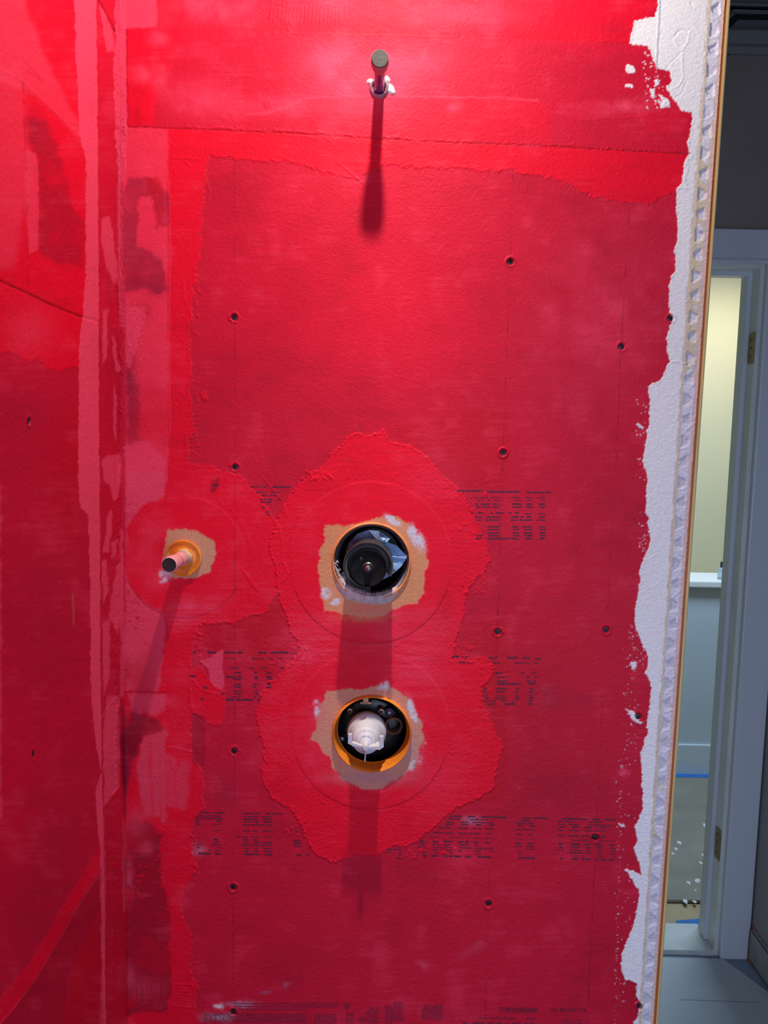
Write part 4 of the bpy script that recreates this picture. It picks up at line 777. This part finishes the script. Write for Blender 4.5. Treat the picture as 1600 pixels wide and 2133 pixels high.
# ------------------------------------------------------------------ shower arm stub at the top
c0 = wpt(790, 186); pipe = empty('shower_pipe', tuple(c0), 'capped dark purple pipe stub sticking out of the wall at the top', 'pipe')
tp = unproj(791.5, 122, (0, 1, 0), -.104); ax = Vector(tp) - Vector(c0); L = ax.length; axn = tuple(ax.normalized()); k = prad(791, 122, 1.0, -.104)
M_PURP = mat('purple_pipe', (.085, .05, .24), .25, .12, .35, 60, .2, 300)
bm = bmesh.new(); lathe(bm, [(11.6 * k, -.03), (11.6 * k, L * .6), (11.9 * k, L * .78)], tuple(c0), axn, 40); obj('pipe', bm, M_PURP, pipe, smooth=True)
bm = bmesh.new(); lathe(bm, [(12 * k, L * .66), (13.5 * k, L * .69), (16.8 * k, L * .78), (18.6 * k, L * .86), (18.8 * k, L * .93), (18.6 * k, L * .985), (17.6 * k, L * .992)], tuple(c0), axn, 48); obj('cap_skirt', bm, mat('dusty_rose_plastic', lin(178, 128, 134), .55, 0, .15, 90, .2, 300), pipe, smooth=True, label='dusty pink flared skirt of the cap')
bm = bmesh.new(); lathe(bm, [(17.8 * k, L * .96), (17.6 * k, L * 1.0), (16.6 * k, L * 1.008), (0, L * 1.006)], tuple(c0), axn, 48); obj('cap_face', bm, mat('charcoal_cap', (.055, .05, .045), .6, 0, .35, 45, .3, 300), pipe, smooth=True, label='flat charcoal cap face')
bm = bmesh.new(); k0 = prad(790, 186, 1.0); lathe(bm, [(21 * k0, -.002), (20.5 * k0, .002), (18.5 * k0, .0045), (16 * k0, .0055), (14.5 * k0, .004), (13 * k0, .0)], tuple(wpt(790, 184)), (0, -1, 0), 40, wob=.015); obj('wall_sleeve', bm, mat('grey_sleeve_plastic', lin(160, 124, 140), .5, 0, .3, 90, .4, 200), pipe, smooth=True)
bm = bmesh.new()
for cx, cy, rx, ry in ((771, 170, 7, 7), (812, 186, 9, 11), (806, 166, 7, 8), (818, 192, 7, 6)):
    c = unproj(cx, cy); n = 12; ring = [bm.verts.new((c[0] + rx * k0 * math.cos(t) * rng.uniform(.7, 1.15), -.0006, c[2] + ry * k0 * math.sin(t) * rng.uniform(.7, 1.15))) for t in np.linspace(0, 2 * math.pi, n, endpoint=False)]
    mid = [bm.verts.new((v.co.x * .55 + c[0] * .45, -.0024 - rng.uniform(0, .0008), v.co.z * .55 + c[2] * .45)) for v in ring]; cv = bm.verts.new((c[0], -.003, c[2]))
    for i in range(n): bm.faces.new((ring[i], ring[(i + 1) % n], mid[(i + 1) % n], mid[i])); bm.faces.new((mid[i], mid[(i + 1) % n], cv))
obj('filler_blob', bm, mat('white_filler', (.82, .80, .78), .8, 0, .1, 200, .8, 400), wall_back, label='white filler squeezed out around the top pipe')

# ------------------------------------------------------------------ hand shower stub at the left
hp = empty('hand_shower_pipe', tuple(c3), 'pale pink threaded pipe stub with a dark open end near the corner', 'pipe')
c0 = wpt(386, 1159); tp = unproj(352, 1177, (0, 1, 0), -.085); ax = Vector(tp) - Vector(c0); L = ax.length; axn = tuple(ax.normalized()); k = prad(352, 1177, 1.0, -.085)
bm = bmesh.new(); lathe(bm, [(17 * k, .0), (17 * k, .010), (16 * k, .012), (15.4 * k, .016), (16 * k, .018), (15.4 * k, .02), (16 * k, .022), (15.8 * k, .024)], tuple(c0), axn, 40); obj('thread', bm, mat('cream_thread', lin(206, 180, 160), .5, 0, .25, 150), hp, smooth=True)
bm = bmesh.new(); lathe(bm, [(15.5 * k, .022), (15.8 * k, L * .36), (15.2 * k, L * .40), (14.3 * k, L * .55), (15.4 * k, L * .62), (16.0 * k, L * .66), (16.6 * k, L * .7), (16.8 * k, L * .96), (16.4 * k, L * .99), (15.2 * k, L * 1.0), (14.9 * k, L * .985)], tuple(c0), axn, 48)
obj('pipe', bm, mat('pink_plastic', lin(232, 160, 172), .42, 0, .1, 60, .15, 300), hp, smooth=True)
bm = bmesh.new(); lathe(bm, [(14.5 * k, L * .54), (14.9 * k, L * .55), (14.9 * k, L * .60), (15.3 * k, L * .61)], tuple(c0), axn, 40); obj('red_band', bm, mat('coral_band', lin(226, 92, 100), .5), hp, smooth=True, label='coral red band around the pipe')
bm = bmesh.new(); lathe(bm, [(15.3 * k, L * .93), (15.1 * k, L * .995), (0, L * .99)], tuple(c0), axn, 48); obj('bore_shade', bm, mat('dark_bore', (.016, .006, .008), .5, 0, .3, 50), hp, smooth=True, label='dark disc for the shade inside the open pipe end')  # flat dark disc, shade of the open bore put into its colour
bm = bmesh.new(); lathe(bm, [(17.5 * k, .006), (18.8 * k, .008), (18 * k, .012), (16 * k, .014)], tuple(c0), axn, 30, wob=.03); obj('sealant', bm, mat('sealant_cream', lin(220, 190, 150), .6, 0, .2, 100, .5, 300), hp, smooth=True)

# ------------------------------------------------------------------ wooden edge beside the bead
M_WOODO = mat('orange_brown_wood', lin(176, 92, 40), .5, 0, .3, 50, .3, 200, stretch=(1, 1, .08))
M_WOODC = mat('cream_edge', lin(206, 178, 118), .45, 0, .12, 40, stretch=(1, 1, .1))
M_WOODG = mat('olive_edge', lin(172, 168, 120), .5, 0, .1, 40)
def edge_strip(name, o0, o1, y0, y1, m, label, bev=.0006):
    bm = bmesh.new(); za, zb_ = 0.0, CEIL
    for z_, in ((za,), (zb_,)): pass
    xa, xb = xr(zb) + (xr(zt) - xr(zb)) * (za - zb) / (zt - zb) * 0 + 0, 0
    lo, mdl, hi = xr(zb), None, xr(zt)
    for (z0, z1, x0, x1) in ((0.0, zb, lo, lo), (zb, zt, lo, hi), (zt, CEIL, hi, hi)):
        a = [bm.verts.new((x0 + o0, y0, z0)), bm.verts.new((x0 + o1, y0, z0)), bm.verts.new((x0 + o1, y1, z0)), bm.verts.new((x0 + o0, y1, z0))]
        b = [bm.verts.new((x1 + o0, y0, z1)), bm.verts.new((x1 + o1, y0, z1)), bm.verts.new((x1 + o1, y1, z1)), bm.verts.new((x1 + o0, y1, z1))]
        for i in range(4): bm.faces.new((a[i], a[(i + 1) % 4], b[(i + 1) % 4], b[i]))
    bmesh.ops.remove_doubles(bm, verts=bm.verts[:], dist=1e-6)
    es = [e for e in bm.edges if abs(e.verts[0].co.z - e.verts[1].co.z) > .05]
    bmesh.ops.bevel(bm, geom=es, offset=bev, segments=2, profile=.6, affect='EDGES')
    return tag(obj(name, bm, m), label, kind='structure')
edge_strip('trim_1', EDGE, EDGE + .0036, .0005, .10, M_WOODO, 'thin orange brown wood edge beside the corner bead')
edge_strip('trim_2', EDGE + .0038, EDGE + .0072, -.0012, .12, M_WOODC, 'cream rounded edge strip at the end of the wall')
edge_strip('trim_3', EDGE + .0072, EDGE + .0092, .0015, .125, M_WOODG, 'narrow olive edge at the end of the wall')

# ------------------------------------------------------------------ hallway
fl = unproj(1495, 1990, (0, 0, 1), 0.0); YD_ = float(fl[1])
def hx(x, y, yw=None): return unproj(x, y, (0, 1, 0), YD_ if yw is None else yw)
M_CAS = mat('casing_paint', (.62, .64, .70), .38, 0, .05, 8, .15, 60, stretch=(1, 1, .1))
M_HWALL = mat('hall_wall', (.26, .205, .18), .75, 0, .06, 6)
M_JAMB = mat('jamb_paint', (.66, .67, .64), .3, 0, .06, 10, .1, 60)
xcl, xcr = hx(1497, 1960)[0], hx(1556, 1960)[0]; zl0, zl1 = hx(1520, 548)[2], hx(1520, 480)[2]
xjl = xcl - .012
OPW = .74; XL_ = xjl - OPW
JD = .115
# doorway: casing legs and head, jambs, stop, hinges
dr = bpy.data.objects.new('door_1', None); COL.objects.link(dr); dr.location = (xjl, YD_, 0); dr['kind'] = 'structure'; dr['label'] = 'cased doorway without a leaf beyond the wall end'
def dpart(name, a, b, m, bev=.002, label=None, parent=dr):
    bm = bmesh.new(); box(bm, a, b, bev); return obj(name, bm, m, parent, label=label)
dpart('casing', (xcl, YD_ - .018, 0), (xcr, YD_, zl1), M_CAS, .004); dpart('casing', (XL_ - .09, YD_ - .018, 0), (XL_ - .005, YD_, zl1), M_CAS, .004)
dpart('head_casing', (XL_ - .09, YD_ - .020, zl0), (xcr, YD_ - .001, zl1), M_CAS, .004)
dpart('head_moulding', (XL_ - .1, YD_ - .028, zl0 - .006), (xcr, YD_ - .018, zl0 + .006), M_CAS, .003)
dpart('jamb', (xjl, YD_, 0), (xjl + .02, YD_ + JD, zl0 + .01), M_JAMB, .001); dpart('jamb', (XL_ - .02, YD_, 0), (XL_, YD_ + JD, zl0 + .01), M_JAMB, .001)
dpart('head_jamb', (XL_, YD_, zl0 - .012), (xjl, YD_ + JD, zl0 + .01), M_JAMB, .001)
dpart('door_stop', (xjl - .012, YD_ + .045, 0.02), (xjl + .001, YD_ + .08, zl0 - .01), M_CAS, .001); dpart('door_stop', (XL_, YD_ + .045, zl0 - .024), (xjl - .012, YD_ + .08, zl0 - .011), M_CAS, .001)
M_HINGE = mat('hinge_brass', lin(150, 128, 92), .4, .7, .3, 80)
for (ya, yb) in ((690, 757), (1732, 1797)):
    z1_, z0_ = hx(1575, ya)[2] if ya < 1000 else hx(1505, ya)[2], hx(1575, yb)[2] if ya < 1000 else hx(1505, yb)[2]
    bm = bmesh.new(); prism(bm, [(xjl - .0012, YD_ + y_, z_) for y_, z_ in ((.002, z0_ + .006), (.006, z0_), (.034, z0_), (.040, z0_ + .01), (.040, z1_ - .01), (.034, z1_), (.006, z1_), (.002, z1_ - .006))], (.0014, 0, 0))
    hg = obj('hinge_plate', bm, M_HINGE, dr)
    bm = bmesh.new()
    for zz in (z0_ + .02, (z0_ + z1_) / 2, z1_ - .02): lathe(bm, [(.0035, 0), (.003, .0008), (0, .001)], (xjl - .0012, YD_ + .022, zz), (-1, 0, .001), 10)
    obj('hinge_screw', bm, M_SCREW, hg)
dpart('threshold', (XL_, YD_ - .004, 0), (xjl, YD_ + .125, .018), mat('threshold_white', (.60, .62, .60), .45, 0, .08, 14), .003)
bm = bmesh.new(); box(bm, (xjl + .02, YD_ + .001, 0), (2.6, YD_ + JD - .001, CEIL)); box(bm, (XL_ - .6, YD_ + .001, 0), (XL_ - .02, YD_ + JD - .001, CEIL)); box(bm, (XL_ - .02, YD_ + .001, zl0 + .01), (xjl + .02, YD_ + JD - .001, CEIL))
tag(obj('wall_doorway', bm, M_HWALL), 'dim grey hallway wall above and beside the doorway', kind='structure')
# wall on the right, turned towards the camera, with base board
XW = xcr + .004
bm = bmesh.new(); box(bm, (XW, .15, .004), (XW + .12, YD_ - .004, CEIL)); tag(obj('wall_right', bm, mat('right_wall_paint', (.30, .29, .28), .7, 0, .05, 6)), 'dim grey brown wall at the right edge', kind='structure')
bm = bmesh.new(); box(bm, (XW - .011, .2, .016), (XW - .0005, YD_ - .03, .105), .001); bb = tag(obj('baseboard_right', bm, mat('base_paint', (.32, .32, .31), .6, 0, .3, 9)), 'bare base board gapped off the floor', kind='structure')
bm = bmesh.new(); box(bm, (XW - .004, YD_ - .035, .0), (XW + .0, YD_ - .020, .115), .001); box(bm, (XW - .010, YD_ - .034, .0), (XW - .003, YD_ - .022, .07), .001)
tag(obj('trim_4', bm, mat('split_wood', lin(150, 92, 68), .7, 0, .4, 60, stretch=(1, 1, .1))), 'splintered brown wood sliver at the foot of the casing', kind='structure')
# floors
M_FLOOR = mat('grey_screed', (.22, .27, .34), .6, 0, .12, 8)
bm = bmesh.new(); box(bm, (-1.2, -2.4, -.05), (2.6, YD_ + .06, 0)); tag(obj('floor', bm, M_FLOOR), 'blue grey hallway floor', kind='structure')
e0 = unproj(1497, 1985, (0, 0, 1), 0); e1 = unproj(1600, 2062, (0, 0, 1), 0); dirx = (e1[0] - e0[0]) / (e1[1] - e0[1])
bm = bmesh.new(); ys_ = .13
prism(bm, [(.47, ys_, .001), (e0[0] + dirx * (ys_ - e0[1]), ys_, .001), (e0[0], YD_ - .02, .001), (.47, YD_ - .02, .001)], (0, 0, .003))
sh = obj('floor_sheet', bm, mat('pale_sheet', (.46, .50, .54), .5, 0, .06, 5, .1, 30)); tag(sh, 'large pale protective sheet lying on the hallway floor by the doorway', 'floor covering')
g0, g1 = unproj(1415, 2083, (0, 0, 1), .004), unproj(1585, 2089, (0, 0, 1), .004)
bm = bmesh.new(); prism(bm, [(g0[0], g0[1], .0041), (g1[0], g1[1], .0041), (g1[0], g1[1] + .0025, .0041), (g0[0], g0[1] + .0025, .0041)], (0, 0, .0003)); obj('seam', bm, mat('seam_grey', (.25, .28, .32), .7), sh)
# room beyond
def fy(y, x=1450): return float(unproj(x, y, (0, 0, 1), 0)[1])
YP0, YP1 = fy(1883), fy(1617); X0R, X1R = .2, xjl + 2.3
bm = bmesh.new(); box(bm, (X0R - 1, YD_ + .06, -.05), (X1R, 6.5, 0)); tag(obj('floor_far', bm, mat('plywood_floor', lin(178, 158, 122), .6, 0, .12, 12, stretch=(1, .2, 1))), 'tan plywood floor beyond the doorway', kind='structure')
bm = bmesh.new(); box(bm, (X0R, YP0, .004), (X1R - .05, YP1 - .02, .014), .002)
pp = tag(obj('floor_paper', bm, mat('builder_paper', lin(138, 132, 118), .7, 0, .14, 6, .2, 30)), 'grey board covering the floor beyond the doorway, spattered white', 'floor covering')
bm = bmesh.new()
for (x, y, s) in ((1455, 1833, 5), (1447, 1878, 4), (1428, 1877, 5), (1452, 1836, 4), (1434, 1838, 4), (1449, 1854, 2.5), (1470, 1720, 5), (1415, 1755, 5), (1408, 1768, 4), (1466, 1782, 4), (1402, 1778, 3), (1460, 1797, 3)):
    c = unproj(x, y, (0, 0, 1), .0142); r_ = prad(x, y, s, float(c[1])); bm.faces.new([bm.verts.new((c[0] + r_ * math.cos(t) * rng.uniform(.5, 1.2), c[1] + r_ * 1.8 * math.sin(t) * rng.uniform(.5, 1.2), .0144)) for t in np.linspace(0, 2 * math.pi, 9, endpoint=False)])
obj('paint_spatter', bm, mat('spatter', (.7, .7, .7), .6), pp, kind='stuff')
M_TAPE = mat('blue_tape', lin(40, 112, 190), .6, 0, .15, 30)
t = [unproj(x, y, (0, 0, 1), .0) for x, y in ((1408, 1918), (1460, 1914), (1460, 1932), (1412, 1932))]
bm = bmesh.new(); prism(bm, [(p[0], p[1], .0005) for p in t], (0, 0, .0006)); tag(obj('painters_tape', bm, M_TAPE), 'short torn piece of blue tape on the plywood beside the threshold', 'tape')
bm = bmesh.new(); box(bm, (X0R, YP1 - .045, .0145), (X1R - .06, YP1 - .008, .0155)); tag(obj('painters_tape', bm, M_TAPE), 'long strip of blue tape along the foot of the pale low wall', 'tape')
M_PONY = mat('pony_paint', (.58, .66, .70), .5, 0, .03, 4)  # bluish light on the wall is put into the paint colour
ZL = float(unproj(1450, 1208, (0, 1, 0), YP1)[2]); bq = unproj(1450, 1192, (0, 0, 1), ZL); YB = float(bq[1])
bm = bmesh.new(); box(bm, (X0R - .6, YP1, 0), (X1R, YB - .02, ZL - .03)); lw = tag(obj('wall_low', bm, M_PONY), 'low wall below the white ledge, tinted pale blue for the cool light', kind='structure')
bm = bmesh.new(); box(bm, (X0R - .6, YP1 - .012, .0), (X1R, YP1, .155), .004); tag(obj('baseboard_far', bm, mat('far_base', (.66, .72, .76), .5)), 'white base board of the low wall', kind='structure')
bm = bmesh.new(); box(bm, (X0R - .6, YP1 - .03, ZL - .03), (X1R, YB, ZL), .006); tag(obj('trim_5', bm, mat('ledge_white', (.80, .80, .78), .4)), 'white ledge capping the low wall', kind='structure')
YY_ = YB + .9
M_YEL = mat('yellow_wall', lin(236, 228, 190), .6, 0, .02, 3)
bm = bmesh.new(); box(bm, (X0R - 1, YY_, -.05), (X1R + 1.0, YY_ + .1, CEIL)); tag(obj('wall_yellow', bm, M_YEL), 'cream yellow wall lit beyond the low wall', kind='structure')
bm = bmesh.new(); box(bm, (X1R, YD_ + JD, 0), (X1R + .1, YY_, CEIL)); box(bm, (X0R - 1.1, YD_ + JD, 0), (X0R - 1, YY_, CEIL)); tag(obj('wall_far_sides', bm, M_YEL), 'side walls of the room beyond', kind='structure')
bm = bmesh.new(); box(bm, (XC - .1, .13, CEIL), (2.6, YY_ + .1, CEIL + .1)); hc = obj('ceiling', bm, mat('hall_ceiling', (.24, .235, .24), .8, 0, .04, 4)); tag(hc, 'dim hallway ceiling', kind='structure')
# crown strips, and dark ceiling shapes built as a hatch, its shade painted black
zc = float(hx(1560, 116)[2]); M_CROWN = mat('crown_paint', (.22, .215, .22), .7)
for k_, (z0_, z1_, d) in enumerate(((zc, zc + .018, .012), (zc + .018, zc + .05, .03))):
    bm = bmesh.new(); box(bm, (.5, YD_ - d, z0_), (XW, YD_, z1_), .002); tag(obj('trim_%d' % (6 + k_), bm, M_CROWN), 'dim grey crown strip along the top of the hallway wall', kind='structure')
def cq(x, y): q = unproj(x, y, (0, 0, 1), CEIL - .001); return (q[0], q[1], CEIL - .001)
ZH = CEIL - .02
def hq(x, y, z=ZH): q = unproj(x, y, (0, 0, 1), z); return (q[0], q[1], z)
bm = bmesh.new(); prism(bm, [hq(1505, 15), hq(1640, 20), hq(1640, 27), hq(1505, 24)], (0, 0, .012)); prism(bm, [hq(1528, 19), hq(1640, 23), hq(1640, 27.5), hq(1534, 25)], (0, 0, -.004))
prism(bm, [hq(1534, 25), hq(1524, 27), hq(1500, 75), hq(1506, 72)], (0, 0, .012))
hf = tag(obj('hatch_stand_in', bm, mat('hatch_frame', (.16, .16, .16), .6)), 'dark shapes on the ceiling above the doorway, built as a grey framed hatch', 'ceiling hatch')
bm = bmesh.new(); prism(bm, [hq(1505, 14), hq(1640, 18), hq(1640, 23), hq(1528, 20), hq(1505, 30)], (0, 0, .003)); prism(bm, [hq(1549, 26), hq(1640, 29), hq(1640, 43), hq(1539, 41)], (0, 0, .003)); prism(bm, [hq(1548, 26), hq(1540, 40), hq(1512, 66), hq(1510, 50), hq(1534, 27)], (0, 0, .003))
obj('hatch_shade', bm, mat('hatch_black', (.004, .004, .004), .9), hf)  # flat black plates painted for the dark inside, no real opening
kn = hx(1517, 112); bm = bmesh.new(); lathe(bm, [(.004, 0), (.0045, .007), (.003, .010), (0, .0105)], tuple(kn), (0, -1, 0), 16); tag(obj('hook', bm, M_DARK, smooth=True), 'small black knob high on the dark hallway wall', 'hook')
bm = bmesh.new(); box(bm, (XW - .0125, YD_ - .16, .1045), (XW - .0112, YD_ - .04, .1065)); box(bm, (XW - .0118, YD_ - .33, .060), (XW - .0108, YD_ - .20, .0625))
obj('crack', bm, M_DARK, bb)
# bottle on the ledge
bq = unproj(1506, 1207, (0, 0, 1), ZL); bq[1] = YP1 + .03; bq = np.array([unproj(1507, 1190, (0, 1, 0), YP1 + .03)[0], YP1 + .03, ZL])
bt = empty('bottle', tuple(bq), 'small pale bottle with a black cap on the white ledge', 'bottle'); 
bm = bmesh.new(); lathe(bm, [(0, 0), (.022, 0), (.023, .004), (.023, .045), (.018, .053), (.012, .056)], tuple(bq), (0, .001, 1), 24); obj('bottle_body', bm, mat('bottle_blue', (.35, .48, .58), .3), bt, smooth=True)
bm = bmesh.new(); lathe(bm, [(.015, .054), (.015, .078), (.013, .08), (0, .08)], tuple(bq), (0, .001, 1), 20); obj('cap', bm, mat('bottle_cap', (.02, .02, .02), .4), bt, smooth=True)
bm = bmesh.new(); lathe(bm, [(.0235, .012), (.0235, .036)], tuple(bq), (0, .001, 1), 24); obj('bottle_label', bm, mat('bottle_label', (.6, .66, .68), .5), bt, smooth=True)
area('stair_lamp', (1.9, YB + .35, 2.3), (1.9, YY_, 1.2), .5, 3.9, (1.0, .92, .76))
area('far_room_light', (1.3, YP0 + .35, 2.45), (1.35, YP1, .4), .5, 36.0, (.55, .76, 1.0))
